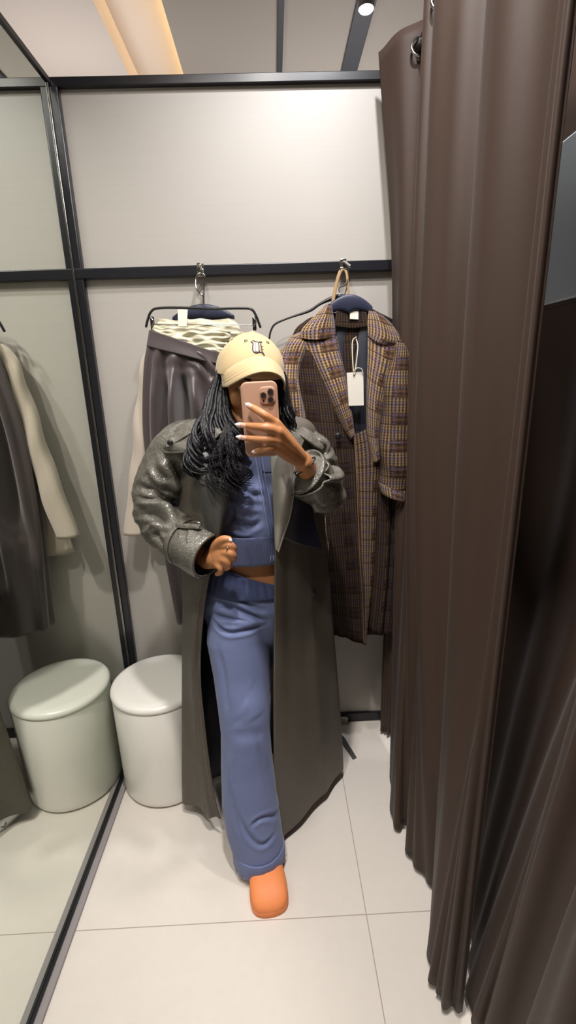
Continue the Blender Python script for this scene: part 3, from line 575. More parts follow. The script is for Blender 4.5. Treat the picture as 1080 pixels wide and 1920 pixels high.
# arm on the right of the picture, hand round the phone
wr = at(567, 864, 1.105)
b.tube([(.085, 1.325, 1.23), (.125, 1.335, 1.17), tuple(at(612, 928, 1.265)), tuple(at(596, 910, 1.215)), tuple(at(580, 888, 1.160)), tuple(wr)], [.045, .038, .028, .029, (.026, .027), (.022, .026)], 18)
K = {'i': at(516,795,1.022), 'm': at(521,809,1.018), 'r': at(520,825,1.021), 'p': at(517,839,1.028)}
for k, rr_ in zip('imrp', (.0125, .0125, .012, .011)):
    b.tube([wr, (wr*.45+K[k]*.55)+np.array([0, -.004, 0]), K[k]], [(.019, .019), (.0165, .0165), rr_+.001], 14)
finger([K['i'], at(497,779,1.008), at(480,768,1.019), at(467,760.5,1.028)], [.0115, .0092, .0082, .0066])
finger([K['m'], at(498,802,1.004), at(477,799.5,1.018), at(459,797.5,1.028)], [.0118, .0094, .0082, .0066])
finger([K['r'], at(497,824,1.006), at(477,823,1.018), at(460,821,1.028)], [.0112, .0090, .0078, .0063])
finger([K['p'], at(503,841,1.012), at(491,844,1.022), at(480,845.5,1.030)], [.0102, .0078, .0068, .0056])
finger([at(556,858,1.085), at(541,838,1.094), at(524,812,1.092), at(508,790,1.082)], [.017, .0145, .0115, .0088])
# legs and feet
b.tube([(-.135, 1.295, .86), (-.132, 1.275, .74), (-.118, 1.215, .58), (-.108, 1.165, .47), (-.10, 1.165, .38), (-.092, 1.165, .25), (-.088, 1.155, .12), (-.086, 1.15, .06)], [.09, .086, .068, .052, .050, .048, .033, .034], 20)
b.tube([(-.015, 1.305, .86), (.0, 1.32, .74), (.035, 1.35, .58), (.06, 1.37, .47), (.07, 1.385, .38), (.065, 1.46, .25), (.05, 1.51, .12), (.05, 1.51, .06)], [.09, .086, .068, .052, .050, .048, .033, .034], 20)
for (hx, hy, tx, ty) in ((-.092, 1.185, -.068, 1.01), (.048, 1.535, .052, 1.375)):
    b.tube([(hx, hy, .048), (hx*.6+tx*.4, hy*.6+ty*.4, .05), (hx*.2+tx*.8, hy*.2+ty*.8, .038), (tx, ty, .03)], [(.028, .026), (.032, .026), (.036, .018), (.026, .012)], 16, hint=(0, 0, 1))
body = b.voxel('body', M['skin'], pn, size=.0028, it=4)
# face details
for s in (-1, 1):
    e = MB().ell(Hd(.031*s, -.0705, .008), (.0115, .0115, .0105), HR).build('eye', M['eye'], body)
    c = Hd(.031*s, -.0775, .007); MB().ell(c, (.0055, .0055, .0055), HR).build('iris', M['iris'], body)
    MB().tube([Hd(.018*s, -.0885, .026), Hd(.034*s, -.0855, .030), Hd(.052*s, -.071, .024)], [(.002, .0035), (.002, .004), (.0015, .002)], 8).build('eyebrow', M['hair'], body)
    MB().tube([Hd(.020*s, -.079, .011), Hd(.032*s, -.083, .015), Hd(.045*s, -.076, .010)], [.0016, .002, .0016], 8).build('eyelid', M['skin'], body)
MB().tube([Hd(-.021, -.0855, -.059), Hd(-.006, -.0965, -.0555), Hd(0, -.0975, -.057), Hd(.006, -.0965, -.0555), Hd(.021, -.0855, -.059)], [.0022, .0042, .004, .0042, .0022], 10, smooth=18).build('lips', M['lip'], body)
MB().tube([Hd(-.018, -.083, -.066), Hd(0, -.093, -.069), Hd(.018, -.083, -.066)], [.0025, .0052, .0025], 10, smooth=14).build('lips', M['lip'], body)
def nail(a, c, r, tip=True):
    a, c = np.array(a), np.array(c); d = (c-a); L = np.linalg.norm(d); d /= L; up = np.array([0, -1, 0]); sd = np.cross(d, up); sd /= np.linalg.norm(sd); nn = np.cross(sd, d)
    if nn[1] > 0: nn = -nn
    def strip(t0, t1, w0, w1, mm, name, k=5):
        rows = []
        for t_ in np.linspace(0, 1, k):
            w = w0+(w1-w0)*t_**1.5; p = a+d*L*(t0+(t1-t0)*t_); rows.append([p+sd*w*x+nn*(r*.92-abs(x)**2*w*.55) for x in (-1, -.5, 0, .5, 1)])
        return surf(name, rows, mm, body, nu=9, nv=9, solid=.0009)
    strip(0, .56, r*.78, r*.82, M['nail'], 'nail'); strip(.56, 1, r*.82, r*.18, M['nailtip'], 'nail_tip')
nail(at(473,764,1.023), at(462,757.5,1.030), .0066); nail(at(463,798,1.026), at(442.5,795.5,1.034), .0066)
nail(at(464,821.5,1.026), at(444,818.5,1.034), .0063); nail(at(484,845.5,1.028), at(474,847,1.034), .0054); nail(at(424,1010.5,1.119), at(436,1012,1.117), .0075)
T('hair_tie', rings([at(571,873,1.095)], [.03])[0] if False else [at(572,874,1.128)+np.array([.0315*math.cos(a)*.78, .033*math.sin(a), .0315*math.cos(a)*.62]) for a in np.linspace(0, 2*PI, 20)], .0018, M['blackplastic'], pn, smooth=60, caps=False)
MB().tube([at(426,1030,1.118)+np.array([.010*math.sin(a)*.3, .011*math.cos(a), .011*math.sin(a)]) for a in np.linspace(0, 2*PI, 24)], .0013, 8, caps=False).build('ring', M['chrome'], pn)
# ------------------------------------------------------------------ cap
def crown_pt(ph, th):   # ph azimuth (0 = front), th elevation
    e = math.cos(th); k = 1+.05*math.cos(ph)
    return Hd(.0865*math.sin(ph)*e, -.104*math.cos(ph)*e*k+.004, .034+.095*math.sin(th)**.93-.012*math.cos(ph)*e*0 - (.014*(1-math.cos(ph))*.5*e))
cap = [[crown_pt(-ph, th) for ph in np.linspace(0, 2*PI, 48, endpoint=False)] for th in np.linspace(0, PI/2*.985, 18)]
cc = surf('cap', cap, M['cap'], pn, nu=120, nv=60, closed=True, solid=.002, disp=lambda u, v, G: -.0016*np.exp(-((((u*6+.5) % 1)-.5)/.035)**2)*np.clip(v*6, 0, 1)+.0012*np.sin(u*31+v*9)*(1-v))
br = []
for q in np.linspace(-1, 1, 25):
    ph = math.radians(68)*q; i0 = crown_pt(ph, .03) + HR@np.array([0, .002, .060*math.cos(ph)**2-.013])
    row = []
    for s in np.linspace(0, 1, 8):
        ext = .074*(math.cos(q*PI/2)**.45)*s
        row.append(i0+HR@np.array([-.006*math.sin(ph)*s, -ext, -.016*s*math.cos(ph)**.8 - .008*s*s - .014*abs(q)**3*s + .005*math.sin(s*PI)]))
    br.append(row)
surf('brim', br, M['cap'], cc, nu=24, nv=70, solid=.0032, disp=lambda u, v, G: .0004*np.sin(u*2*PI*7))
MB().ell(crown_pt(0, PI/2), (.007, .007, .004), HR).build('cap_button', M['cap'], cc)
for ph in (-.55, .55, -1.6, 1.6): 
    a = crown_pt(ph, .95); nrm = a-Hd(0, 0, .03); nrm /= np.linalg.norm(nrm)
    t1 = np.cross(nrm, (0, 0, 1)); t1 /= np.linalg.norm(t1); t2 = np.cross(nrm, t1)
    MB().tube([a+nrm*.0012+(t1*math.cos(x)+t2*math.sin(x))*.0034 for x in np.linspace(0, 2*PI, 16)], .0009, 6, caps=False).build('eyelet', M['capthread'], cc)
dg = bpy.context.evaluated_depsgraph_get(); dg.update(); bv = BVHTree.FromObject(cc, dg)
def oncap(x, y, lift=.001):
    x, y = 380+x/4.5, 600+(y-24)/4.5; o = at(x, y, .9); o_l = cc.matrix_world.inverted() @ Vector(o); d = Vector(ray(x, y)).normalized(); h = bv.ray_cast(Vector(o), d)
    return np.array(h[0]) - np.array(d)*lift if h[0] is not None else at(x, y, 1.18)
em = MB()
for p, r in [([(408,206),(416,212),(426,226),(421,258),(428,288),(448,300),(470,296),(480,284)],.0015), ([(422,198),(442,203),(468,212),(490,207),(499,213)],.0012),
             ([(440,206),(446,240),(442,270),(452,290)],.0007), ([(470,212),(476,245),(475,270),(482,292)],.0011), ([(489,210),(493,245),(499,282),(510,302),(520,322)],.0014),
             ([(466,298),(492,297),(506,306),(519,322)],.0010), ([(495,246),(508,250)],.0008), ([(497,268),(510,271)],.0008)]:
    P = crom(np.array(p, float), 14) if len(p) > 2 else np.array(p, float); em.tube([oncap(*q) for q in P], r, 8)
em.build('emblem', M['capthread'], cc)
surf('emblem_fill', [[oncap(x, y, .0004) for x in (428, 440, 455, 468)] for y in (214, 235, 255, 275, 292)], M['capfill'], cc, nu=12, nv=14, solid=.0005)
# ------------------------------------------------------------------ hair
hb = MB()
hb.tube([at(425,700,1.28), at(414,745,1.265), at(406,785,1.24), at(398,835,1.19), at(405,880,1.17)], [(.012, .04), (.020, .045), (.032, .045), (.046, .032), (.028, .018)], 16)
hb.tube([at(470,700,1.34), at(470,760,1.35), at(468,820,1.37)], [(.082, .03), (.088, .035), (.09, .03)], 20)
hb.tube([at(529,705,1.27), at(534,745,1.255), at(536,785,1.235), at(530,820,1.24)], [(.012, .04), (.015, .045), (.018, .035), (.012, .025)], 14)
hair = hb.voxel('hair', M['hair'], pn, size=.005, it=5)
lk = MB(); rs = np.random.default_rng(3)
def lock(P, r0, amp, wl_, ph, n=46):
    P = crom(np.array(P, float), n); t_ = np.linspace(0, 1, n); L = np.concatenate([[0], np.cumsum(np.linalg.norm(np.diff(P, axis=0), axis=1))])
    a = ph+L/wl_*2*PI; e = amp*np.clip(t_*2.2-.45, 0, 1.7)
    P = P+np.stack([np.cos(a)*e, np.sin(a)*e*.6, np.sin(a)*e*.25], 1); R = r0*np.clip(np.minimum(.45+t_*2, (1.02-t_)*2.6), .08, 1)
    lk.tube(P, [(x, x*.55) for x in R], 7, caps=False)
for c_ in range(30):
    qc = rs.random() if c_ > 4 else c_/5; cph = rs.random()*6.3; cwl = .105+.035*rs.random(); camp = .012+.010*rs.random(); wc = rs.random(); fc = rs.random(); e1, e2 = rs.normal()*6, rs.normal()*8
    for k in range(11):
        q = float(np.clip(qc+rs.normal()*.06, 0, 1)); front = float(np.clip(fc+rs.normal()*.12, 0, 1)); w = wc+rs.normal()*.06
        x0 = 408+16*q; x1 = 388+38*q; x2 = 360+88*q+e1*.4; x3 = 352+90*(q*.8+.1)+e1; x4 = x3+16+e2+18*(1-q)
        yE = 864+70*w+(12 if qc > .3 else -26)
        lock([at(x0,693,1.245+.05*front), at(x1,745,1.215+.04*front), at(x1*.5+x2*.5,795,1.175+.045*front), at(x2,840,1.148+.035*front), at(x3,875,1.137+.03*front), at(x4,yE,1.135+.03*front)], .0028+.0020*rs.random(), camp, cwl, cph+rs.normal()*.25)
for k in range(80):
    q = rs.random(); front = rs.random(); w = rs.random()
    lock([at(522+8*q,697,1.23+.06*front), at(527+11*q,740,1.22+.05*front), at(530+16*q,780,1.20+.05*front), at(530+22*q,800+25*w,1.2+.04*front)], 0.0028+.0015*rs.random(), .008, .09, rs.random()*6.3, 30)
for k in range(40):   # loose thin strands
    q = rs.random(); lock([at(425,790,1.16), at(405+40*q,840,1.135), at(395+50*q,890,1.125), at(405+50*q+rs.normal()*6,925+18*rs.random(),1.13)], .0016, .014, .10, rs.random()*6.3)
lk.build('curls', M['hair'], hair)
# ------------------------------------------------------------------ phone
def rrect(cx, cy, Y, w, h, r, tilt=0, n=8):
    pts = []
    for (sx, sz, a0) in ((1, 1, 0), (-1, 1, 90), (-1, -1, 180), (1, -1, 270)):
        for k in range(n+1):
            a = math.radians(a0+90*k/n); pts.append((sx*(w/2-r)+r*math.cos(a), sz*(h/2-r)+r*math.sin(a)))
    c, s = math.cos(tilt), math.sin(tilt); o = at(cx, cy, Y)
    return [np.array([o[0]+x*c-z*s, Y, o[2]+x*s+z*c]) for x, z in pts]
ph = thing('phone', 'pink beige cased phone held up in front of the face', 'phone', tuple(at(491, 788, 1.05)))
TL = math.radians(1.5); PC = (489.5, 787); pw, phh = .0785, .160
def slab(name, mm, par, cx, cy, w, h, r, Ys, rs_, tilt=TL, Yref=1.045):
    # Ys: depths, rs_: inset at each depth
    o = at(cx, cy, Yref); G = []
    for Y, ins in zip(Ys, rs_):
        q = rrect(cx, cy, Yref, w-2*ins, h-2*ins, max(r-ins, .0005), tilt); G.append([np.array([p[0], Y, p[2]]) for p in q])
    return mkobj(name, grid_mesh(name, np.array(G), True, True), mm, par)
slab('case', M['case'], ph, *PC, pw, phh, .014, (1.0410, 1.0414, 1.0428, 1.046, 1.0495, 1.0512, 1.0516), (.0035, .0016, .0004, 0, .0004, .0016, .003))
slab('screen', M['lens'], ph, *PC, pw-.007, phh-.007, .011, (1.0512, 1.0522), (0, .0005))
cbk = slab('camera_bump', M['case'], ph, 501.4, 741.5, .0330, .0370, .0095, (1.0380, 1.0384, 1.0396, 1.042), (.0022, .0008, 0, -.0005))
for (x, y) in ((493.8, 741.2), (507.0, 734.4), (507.2, 749.0)):
    a = at(x, y, 1.038); rg = MB().tube([a+[0, .001, 0], a+[0, -.0022, 0]], [.0069, .0066], 24, caps=False, hint=(1, 0, 0)).build('lens_ring', M['lensring'], cbk, smooth=False)
    MB().tube([a+[0, -.0015, 0], a+[0, -.0026, 0]], [.0056, .0052], 24, caps=False, hint=(1, 0, 0)).build('lens', M['lens'], cbk, smooth=False)
a = at(494.0, 751.8, 1.0375); MB().ell(a, (.0022, .0010, .0022)).build('flash', M['lens'], cbk)
a = at(501, 727.5, 1.0375)
# ------------------------------------------------------------------ sweatshirt and sweatpants
def vpost(fn, noise=.0):
    return lambda c, n: c+n*(fn(c)*(n[:, 1] < .25))[:, None]
hd = MB()
hd.tube([(-.077, 1.293, .985), (-.076, 1.293, 1.02), (-.072, 1.297, 1.08), (-.068, 1.302, 1.15), (-.066, 1.31, 1.22), (-.065, 1.315, 1.285)],
        [(.134, .102), (.142, .110), (.146, .114), (.158, .116), (.160, .108), (.10, .075)], 40, cap0=False)
hd.tube([(-.15, 1.318, 1.255), (-.225, 1.328, 1.215), (-.285, 1.335, 1.12)], [.064, .058, .054], 18, hint=(0, 0, 1)); hd.tube([(.02, 1.318, 1.255), (.09, 1.328, 1.215), (.14, 1.34, 1.15)], [.064, .058, .05], 18, hint=(0, 0, 1))
hf = creases([([(425,960),(445,975),(470,985),(492,975)],1.19,-.009,.008), ([(425,985),(445,1000),(475,1002)],1.19,.006,.007), ([(440,905),(465,925),(500,930)],1.19,-.006,.008), ([(425,930),(450,950),(498,958)],1.19,.005,.008), ([(428,990),(436,960),(430,930)],1.19,-.006,.006), ([(480,870),(470,905),(450,935)],1.19,-.005,.008), ([(500,900),(505,950),(509,985)],1.19,-.004,.005)])
sweat = hd.voxel('sweatshirt', M['blue'], pn, size=.0045, it=8, post=vpost(hf))
surf('hem_band', rings([(-.077, 1.292, 1.045), (-.077, 1.292, 1.022), (-.077, 1.292, .992), (-.077, 1.292, .963)], [(.148, .116), (.1475, .1155), (.144, .112), (.1395, .108)], 32), M['rib'], sweat, nu=90, nv=14, closed=True, solid=.003)
zp = [at(484,848,1.19), at(489,880,1.175), at(495,915,1.174), at(501,950,1.175), at(507,985,1.178), at(511,1010,1.178), at(514,1055,1.182)]
def drop(P, dy=-.002):
    ev = bpy.context.evaluated_depsgraph_get(); ev.update(); t_ = BVHTree.FromObject(sweat, ev); out = []
    for p in P:
        d = Vector(p)-Vector(CAM); h = t_.ray_cast(Vector(CAM), d.normalized()); out.append(np.array(h[0])+[0, dy, 0] if h[0] is not None else p)
    return out
zp2 = crom(np.array(zp), 30)
for off, rad, mm in ((0, (.0035, .0012), M['zip']), (-.008, (.0010, .0006), M['stitch']), (.008, (.0010, .0006), M['stitch'])):
    MB().tube(drop([p+[off, 0, 0] for p in zp2]), [rad]*30, 8, caps=False).build('zip' if off == 0 else 'zip_stitching', mm, sweat)
MB().tube(drop([at(x, y, 1.18) for x, y in ((492,884),(500,886),(512,884))], -.001), .0011, 6).build('seam_stitching', M['lining'], sweat)
sp_ = MB()
sp_.tube([(-.076, 1.295, .888), (-.076, 1.297, .868), (-.078, 1.298, .83), (-.08, 1.298, .78)], [(.136, .100), (.160, .115), (.168, .124), (.158, .118)], 36, cap0=False)
def node(y, xl, xr, Y, d): L = at(xl, y, Y); R2 = at(xr, y, Y); return (L+R2)/2, (abs(R2[0]-L[0])/2, d)
fr = [node(1150,390,512,1.265,.105), node(1200,388,505,1.245,.098), node(1260,400,508,1.22,.088), node(1320,408,508,1.19,.080), node(1370,414,507,1.172,.074), node(1430,414,511,1.16,.072), node(1500,416,521,1.145,.074), node(1550,424,528,1.135,.078), node(1592,438,533,1.125,.080)]
sp_.tube([f_[0] for f_ in fr], [f_[1] for f_ in fr], 36, caps=False)
sp_.tube([(-.005, 1.31, .80), (.02, 1.33, .65), (.055, 1.36, .5), (.065, 1.43, .3), (.055, 1.49, .10)], [(.09, .10), (.085, .09), (.078, .085), (.08, .085), (.085, .085)], 28, caps=False)
pf = creases([([(393,1138),(430,1143),(470,1155),(502,1168)],1.17,-.010,.007), ([(390,1178),(420,1190),(455,1188),(500,1182)],1.15,-.008,.006), ([(430,1090),(450,1120),(480,1140),(505,1145)],1.18,-.006,.008),
              ([(395,1160),(430,1165),(490,1178)],1.15,.006,.010), ([(435,1388),(465,1380),(495,1392)],1.10,-.0025,.016), ([(450,1330),(470,1340),(480,1360)],1.10,.004,.028), ([(470,1556),(485,1546),(505,1549),(526,1566)],1.06,-.006,.006), ([(440,1530),(465,1568),(490,1586),(520,1580)],1.06,-.006,.007),
              ([(430,1480),(440,1530),(452,1560)],1.08,-.005,.007), ([(480,1400),(500,1470),(520,1540)],1.08,-.004,.007), ([(430,1420),(430,1480),(437,1540)],1.08,.004,.009), ([(405,1230),(420,1290),(425,1340)],1.12,-.004,.008)])
pants = sp_.voxel('sweatpants', M['blue'], pn, size=.0045, it=8, post=vpost(pf))
wrow = []
for k, (f_, g) in enumerate(((.0, 0), (.18, .009), (.45, .020), (.8, .029), (1, .030))):
    wrow.append([(-.076+(.127+g)*math.cos(a), 1.292+(.094+g*.75)*math.sin(a), (.918-.40*.127*math.cos(a))*(1-f_)+(.866-.0*math.cos(a))*f_) for a in np.linspace(0, 2*PI, 32, endpoint=False)])
surf('waistband', wrow, M['waistrib'], pants, nu=200, nv=14, closed=True, solid=.003, disp=lambda u, v, G: .0018*np.sin(u*2*PI*42)*np.sin(v*PI))
hem = fr[-1]; hc = hem[0]; hw = hem[1][0]
surf('hem', [[hc+np.array([math.cos(a)*(hw+g), math.sin(a)*(.080+g), z]) for a in np.linspace(0, 2*PI, 32, endpoint=False)] for g, z in ((-.001, .03), (.0015, .01), (.001, -.012), (0, -.024))], M['blue'], pants, nu=120, nv=14, closed=True, solid=.003, disp=lambda u, v, G: .0018*np.sin(u*88)*v)
fy = MB()
for k in range(70):
    a = PI+rs.random()*PI; p = hc+np.array([math.cos(a)*(hw+.002), math.sin(a)*.082, -.024+.004*rs.random()]); fy.tube([p, p+[rs.normal()*.002, -.001, -.004-.004*rs.random()]], .0005, 5, caps=False)
fy.build('frayed_edge', M['stitch'], pants)['kind'] = 'stuff'
# ------------------------------------------------------------------ clogs
def clog(hx, hy, tx, ty, w):
    rows = []; ax = np.array([tx-hx, ty-hy, 0]); Lg = np.linalg.norm(ax); ax /= Lg; sd = np.array([-ax[1], ax[0], 0])
    prof = [(0, .3, .05), (.03, .62, .062), (.12, .78, .066), (.3, .82, .060), (.5, .90, .060), (.68, 1.0, .062), (.82, 1.0, .057), (.91, .92, .047), (.965, .72, .037), (.99, .45, .029), (1.0, .2, .022)]
    for t_, ww, hh in prof:
        c = np.array([hx, hy, 0])+ax*Lg*t_; q = []
        for a in np.linspace(0, 2*PI, 28, endpoint=False):
            ca, sa = math.cos(a), math.sin(a); x = math.copysign(abs(ca)**.7, ca)*w/2*ww; z = hh/2*(1+math.copysign(abs(sa)**(.75 if sa > 0 else .35), sa))
            z = max(z, .0005) if t_ < .9 else z+.004*(t_-.9)*10*(1-z/hh)
            q.append(c+sd*x+np.array([0, 0, z]))
        rows.append(q)
    o = surf('clog', rows, M['orange'], pn, nu=80, nv=70, closed=True, solid=0, cap=True)
    sole = []
    for t_, ww, hh in prof:
        c = np.array([hx, hy, 0])+ax*Lg*(t_*1.004-.002); q = []
        for a in np.linspace(0, 2*PI, 20, endpoint=False):
            ca, sa = math.cos(a), math.sin(a); q.append(c+sd*math.copysign(abs(ca)**.5, ca)*(w/2*ww+.0015)+np.array([0, 0, .0085*(1+math.copysign(abs(sa)**.4, sa))]))
        sole.append(q)
    surf('sole', sole, M['orange'], o, nu=60, nv=60, closed=True, solid=0, cap=True)
clog(-.094, 1.215, -.063, .968, .106); clog(.047, 1.58, .054, 1.34, .092)
# ------------------------------------------------------------------ the long leather coat
rowsC = []
def crow(z, iL, mL, oL, bL, bk, bR, oR, mR, iR, dz=None):
    q = [W(px, Y, z) for px, Y in (iL, mL, oL, bL, bk, bR, oR, mR, iR)]
    if dz is not None:
        for i, d in dz.items(): px, Y = (iL, mL, oL, bL, bk, bR, oR, mR, iR)[i]; q[i] = W(px, Y, z+d)
    rowsC.append(q)
crow(1.352, (432,1.235), (424,1.262), (420,1.30), (432,1.35), (470,1.368), (508,1.35), (524,1.30), (520,1.262), (513,1.235))
crow(1.325, (430,1.195), (395,1.215), (350,1.30), (392,1.385), (470,1.41), (545,1.385), (582,1.31), (548,1.215), (510,1.190))
crow(1.25, (432,1.165), (385,1.180), (335,1.295), (390,1.415), (470,1.44), (552,1.415), (600,1.33), (558,1.195), (511,1.160))
crow(1.12, (426,1.160), (385,1.180), (333,1.295), (390,1.420), (472,1.455), (558,1.43), (606,1.335), (562,1.205), (514,1.150))
crow(1.01, (405,1.175), (378,1.190), (340,1.295), (394,1.420), (474,1.465), (560,1.44), (608,1.34), (566,1.215), (516,1.148))
crow(.87, (385,1.190), (366,1.215), (346,1.295), (398,1.420), (476,1.475), (562,1.45), (614,1.345), (568,1.225), (516,1.148))
crow(.65, (375,1.200), (360,1.230), (346,1.328), (401,1.420), (478,1.49), (566,1.46), (623,1.355), (572,1.235), (515,1.150))
crow(.42, (385,1.205), (366,1.245), (346,1.328), (404,1.420), (480,1.50), (572,1.475), (632,1.37), (578,1.25), (515,1.155))
crow(.20, (400,1.205), (375,1.25), (346,1.328), (406,1.420), (484,1.515), (578,1.50), (638,1.40), (584,1.265), (517,1.165))
crow(.045, (412,1.215), (380,1.27), (347,1.328), (408,1.420), (486,1.52), (582,1.52), (641,1.43), (590,1.285), (528,1.175), {8: -.015, 0: .035, 1: .015})
def cd(u, v, G):
    d = .010*np.sin(u*2*PI*8+.6+v*1.5)*np.clip(u*8,0,1)*np.clip(v*1.4-.35, 0, 1)*np.clip((u-.12)*6, .3, 1)*(u < .84) + .003*np.sin(u*52+v*3)*v
    d += .016*gs(u, .055, .018)*np.clip(v*2-.5, 0, 1)
    d -= .006*gs(u-.02*v, .93, .03)*gs(v, .62, .25)
    return d
coat = surf('long_coat', rowsC, [M['leather'], M['lining']], pn, nu=240, nv=200, solid=.004, disp=cd, offset=-1, matoff=1)
def cp(name, rows, mm, par=None, nu=40, nv=50, **k): return surf(name, [[at(*p) for p in r] for r in rows], mm, par or coat, nu=nu, nv=nv, **k)
# lapel falling left, facing turned out on the right
cp('lapel', [[(372,800,1.22),(392,805,1.19),(418,808,1.185),(436,812,1.205)], [(352,838,1.185),(378,845,1.160),(412,850,1.158),(440,852,1.18)], [(362,890,1.155),(385,895,1.128),(415,898,1.128),(440,900,1.155)], [(378,950,1.150),(392,952,1.128),(412,950,1.128),(428,948,1.150)], [(392,992,1.152),(400,992,1.135),(410,988,1.135),(419,985,1.150)], [(400,1008,1.155),(404,1008,1.145),(410,1006,1.145),(414,1004,1.155)]], M['darklapel'], solid=.004, disp=lambda u, v, G: .004*np.sin(u*9+v*6))
cp('facing', [[(507,846,1.15),(522,846,1.125),(540,846,1.125),(556,848,1.16)], [(510,885,1.145),(522,885,1.12),(536,886,1.12),(548,890,1.148)], [(512,925,1.143),(524,926,1.118),(538,930,1.118),(549,935,1.143)], [(514,960,1.142),(523,962,1.122),(533,966,1.122),(543,970,1.140)], [(516,1000,1.142),(521,1001,1.130),(526,1003,1.130),(531,1006,1.140)], [(518,1030,1.143),(519,1031,1.138),(521,1032,1.138),(523,1034,1.142)]], M['facing'], solid=.004)
T('lapel_edge', [at(552,890,1.14), at(549,935,1.135), at(543,970,1.133), at(531,1006,1.134), at(522,1034,1.136)], .0022, M['facing'], coat)
cp('under_lapel', [[(552,905,1.16),(566,905,1.165),(580,905,1.18)], [(550,940,1.155),(566,945,1.16),(585,948,1.18)], [(544,972,1.152),(562,985,1.158),(592,990,1.18)], [(531,1008,1.150),(560,1020,1.156),(604,1030,1.19)]], M['lining'], solid=.002)
# collar round the neck
cp('collar', [[(398,772,1.29),(418,777,1.27),(432,790,1.27)], [(374,788,1.265),(402,798,1.235),(434,808,1.235)], [(362,804,1.235),(392,818,1.195),(430,828,1.20)]], M['leathershine'], solid=.005)
cp('collar', [[(530,782,1.27),(545,786,1.26),(558,794,1.27)], [(518,808,1.215),(542,808,1.20),(572,814,1.225)], [(510,842,1.165),(532,846,1.150),(560,852,1.180)]], M['leathershine'], solid=.005)
# sleeve on the left
def sleeve(name, P, R, fn=None, hint=(0, 1, 0), nu=110, nv=130, mats=None, **k):
    return surf(name, rings(P, R, 20, hint), mats or [M['leather'], M['lining']], coat, nu=nu, nv=nv, closed=True, solid=.004, offset=1, disp=(lambda u, v, G: fn(G)*(gnormal(G, True)[..., 1]*SGN < .3)) if fn else None, matoff=0, **k)
SGN = 1
SH = np.array([[1, 0, -.55], [0, 1, 0], [0, 0, 1.0]])
def outward(G, d):  # outward signed displacement for a closed surface
    n = gnormal(G, True); c = G.mean(1, keepdims=True); s = np.sign((n*(G-c)).sum(2).mean()); return d*s*(n[..., 1]*s < .35)
def sleeve(name, P, R, fn, hint=(0, 1, 0), mats=None, par=None, nu=120, nv=140, nodir=False):
    return surf(name, rings(P, R, 20, hint), mats or M['leathershine'], par or coat, nu=nu, nv=nv, closed=True, solid=.004, disp=lambda u, v, G: outward(G, fn(G)*1.25+.0055*ridged(G@SH, 5, 5, 24, 3)+.0012*ridged(G@SH, 18, 14, 60, 5)))
fL = creases([([(262,915),(290,920),(320,945),(350,970)],1.24,-.012,.009), ([(256,945),(285,945),(315,955),(340,968)],1.24,.010,.008), ([(270,965),(295,962),(325,975)],1.24,-.012,.008), ([(300,860),(318,890),(330,930)],1.24,.008,.010), ([(322,855),(336,895),(340,935)],1.24,-.010,.010), ([(275,1000),(300,985),(330,985)],1.2,.008,.008),
              ([(283,990),(310,1010),(330,1040)],1.2,-.007,.008), ([(280,880),(300,900),(322,905)],1.24,.007,.008), ([(275,900),(300,915),(330,925)],1.24,-.007,.007), ([(345,960),(352,990),(350,1030)],1.18,-.005,.006)])
slv = sleeve('sleeve', [at(372,806,1.31), at(345,828,1.31), at(318,872,1.315), at(300,915,1.32), at(296,950,1.31), at(310,985,1.27), at(340,1012,1.215), at(368,1028,1.175), at(392,1042,1.148)],
       [(.03,.05), (.056,.070), (.064,.078), (.064,.078), (.064,.078), (.060,.07), (.057,.062), (.058,.060), (.057,.058)], fL)
# turned cuff band and strap
c0_, c1_ = at(350,1017,1.198), at(390,1041,1.150)
surf('cuff', rings([at(352,1018,1.196), at(370,1029,1.172), at(391,1042,1.148), at(393,1043,1.146)], [(.061,.064), (.0625,.065), (.062,.063), (.054,.056)], 20), M['leathershine'], slv, nu=90, nv=30, closed=True, solid=.003)
stp = surf('cuff_strap', rings([at(346,1014,1.204), at(353,1018,1.194)], [(.064,.067), (.0645,.067)], 20), M['leathershine'], slv, nu=90, nv=6, closed=True, solid=.004)
MB().tube([at(362,978,1.148), at(370,979,1.144), at(377,983,1.142), at(375,990,1.142), at(366,990,1.143), at(360,985,1.147), at(362,978,1.148)], .0022, 8, smooth=40, caps=False).build('buckle', M['chrome'], slv)
cp('strap_end', [[(330,982,1.166),(330,990,1.162)], [(352,982,1.150),(350,991,1.146)], [(376,984,1.140),(374,992,1.138)]], M['leathershine'], slv, nu=6, nv=20, solid=.004)
# storm flap and shoulder strap on the left
cp('storm_flap', [[(392,775,1.25),(405,790,1.20),(418,812,1.165)], [(360,788,1.25),(375,808,1.195),(392,832,1.160)], [(330,806,1.255),(345,825,1.205),(365,846,1.165)], [(308,826,1.265),(318,838,1.225),(335,849,1.190)], [(297,838,1.275),(302,844,1.250),(312,850,1.230)]], M['leathershine'], solid=.004, disp=lambda u, v, G: .003*np.sin(v*12+u*5))
ep = cp('shoulder_strap', [[(392,782,1.235),(398,796,1.205)], [(350,798,1.235),(356,814,1.205)], [(318,822,1.235),(322,836,1.215)], [(310,832,1.232),(312,839,1.222)]], M['leathershine'], nu=8, nv=30, solid=.004)
MB().ell(at(319,830,1.205), (.008, .004, .008)).build('button', M['blackplastic'], ep)
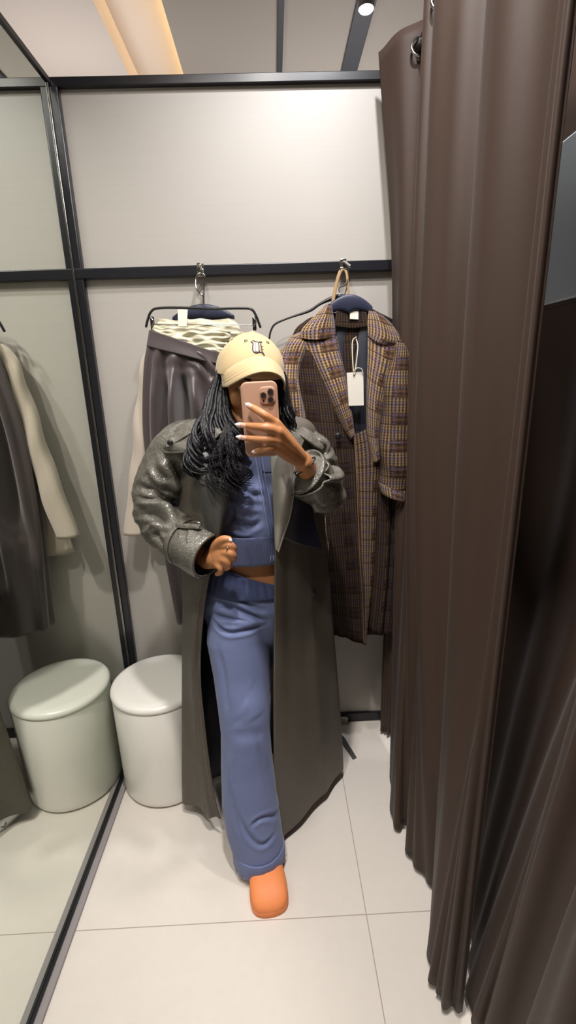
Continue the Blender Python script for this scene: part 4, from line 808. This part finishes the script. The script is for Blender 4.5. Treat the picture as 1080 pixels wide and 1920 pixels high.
# sleeve on the right
fR = creases([([(575,835),(600,848),(612,860)],1.22,-.010,.008), ([(570,815),(592,830),(608,850)],1.22,.008,.008), ([(600,868),(618,880),(634,882)],1.2,-.010,.007), ([(612,892),(625,905),(632,925)],1.2,-.010,.006), ([(604,880),(622,892),(640,905)],1.2,.010,.008), ([(585,940),(610,945),(630,935)],1.2,-.007,.007)])
slr = sleeve('sleeve', [at(545,806,1.31), at(568,826,1.315), at(588,856,1.32), at(604,890,1.315), at(612,918,1.29), at(604,922,1.235), at(590,908,1.185), at(575,893,1.145)],
       [(.03,.05), (.046,.065), (.050,.072), (.050,.070), (.048,.064), (.047,.054), (.053,.050), (.056,.049)], fR)
surf('sleeve_lining', rings([at(572,887,1.166), at(590,904,1.192), at(604,916,1.212)], [(.051,.044), (.044,.044), (.038,.038)], 20), M['lining'], slr, nu=60, nv=20, closed=True, solid=.001)
surf('cuff', rings([at(594,907,1.198), at(588,902,1.189), at(572,887,1.166), at(569.5,884.5,1.162), at(570,885.5,1.164)], [(.0545,.053), (.058,.055), (.0615,.0545), (.060,.053), (.0555,.0485)], 20), M['leathershine'], slr, nu=90, nv=40, closed=True, solid=.003)
MB().tube(list(np.array(rings([at(569,884,1.161), at(571,886,1.164)], [(.0602,.0532), (.0602,.0532)], 30)[0])[list(range(30))+[0]]), .0013, 8, caps=False).build('cuff_piping', M['facing'], slr)
cp('shoulder_strap', [[(540,790,1.25),(536,802,1.215)], [(575,804,1.25),(568,820,1.205)], [(598,826,1.25),(592,838,1.215)], [(607,838,1.25),(603,844,1.235)]], M['leathershine'], nu=8, nv=30, solid=.005)
for (x, y, Y) in ((588, 1112, 1.205), (583, 1300, 1.21)):
    ev = bpy.context.evaluated_depsgraph_get(); ev.update(); t_ = BVHTree.FromObject(coat, ev); h = t_.ray_cast(Vector(CAM), Vector(ray(x, y)).normalized())
    if h[0] is not None and y < 1200: MB().ell(np.array(h[0]), (.007, .005, .009)).build('button', M['blackplastic'], coat)
cb = thing('belt', 'x', 'belt', (0, 0, 0)) if False else None

cp('back_hem', [[(596,1486,1.445),(606,1462,1.46),(620,1452,1.465)], [(603,1500,1.425),(618,1482,1.43),(634,1470,1.435)], [(612,1500,1.415),(622,1490,1.42),(632,1478,1.425)]], M['lining'], solid=.003, nu=12, nv=12)
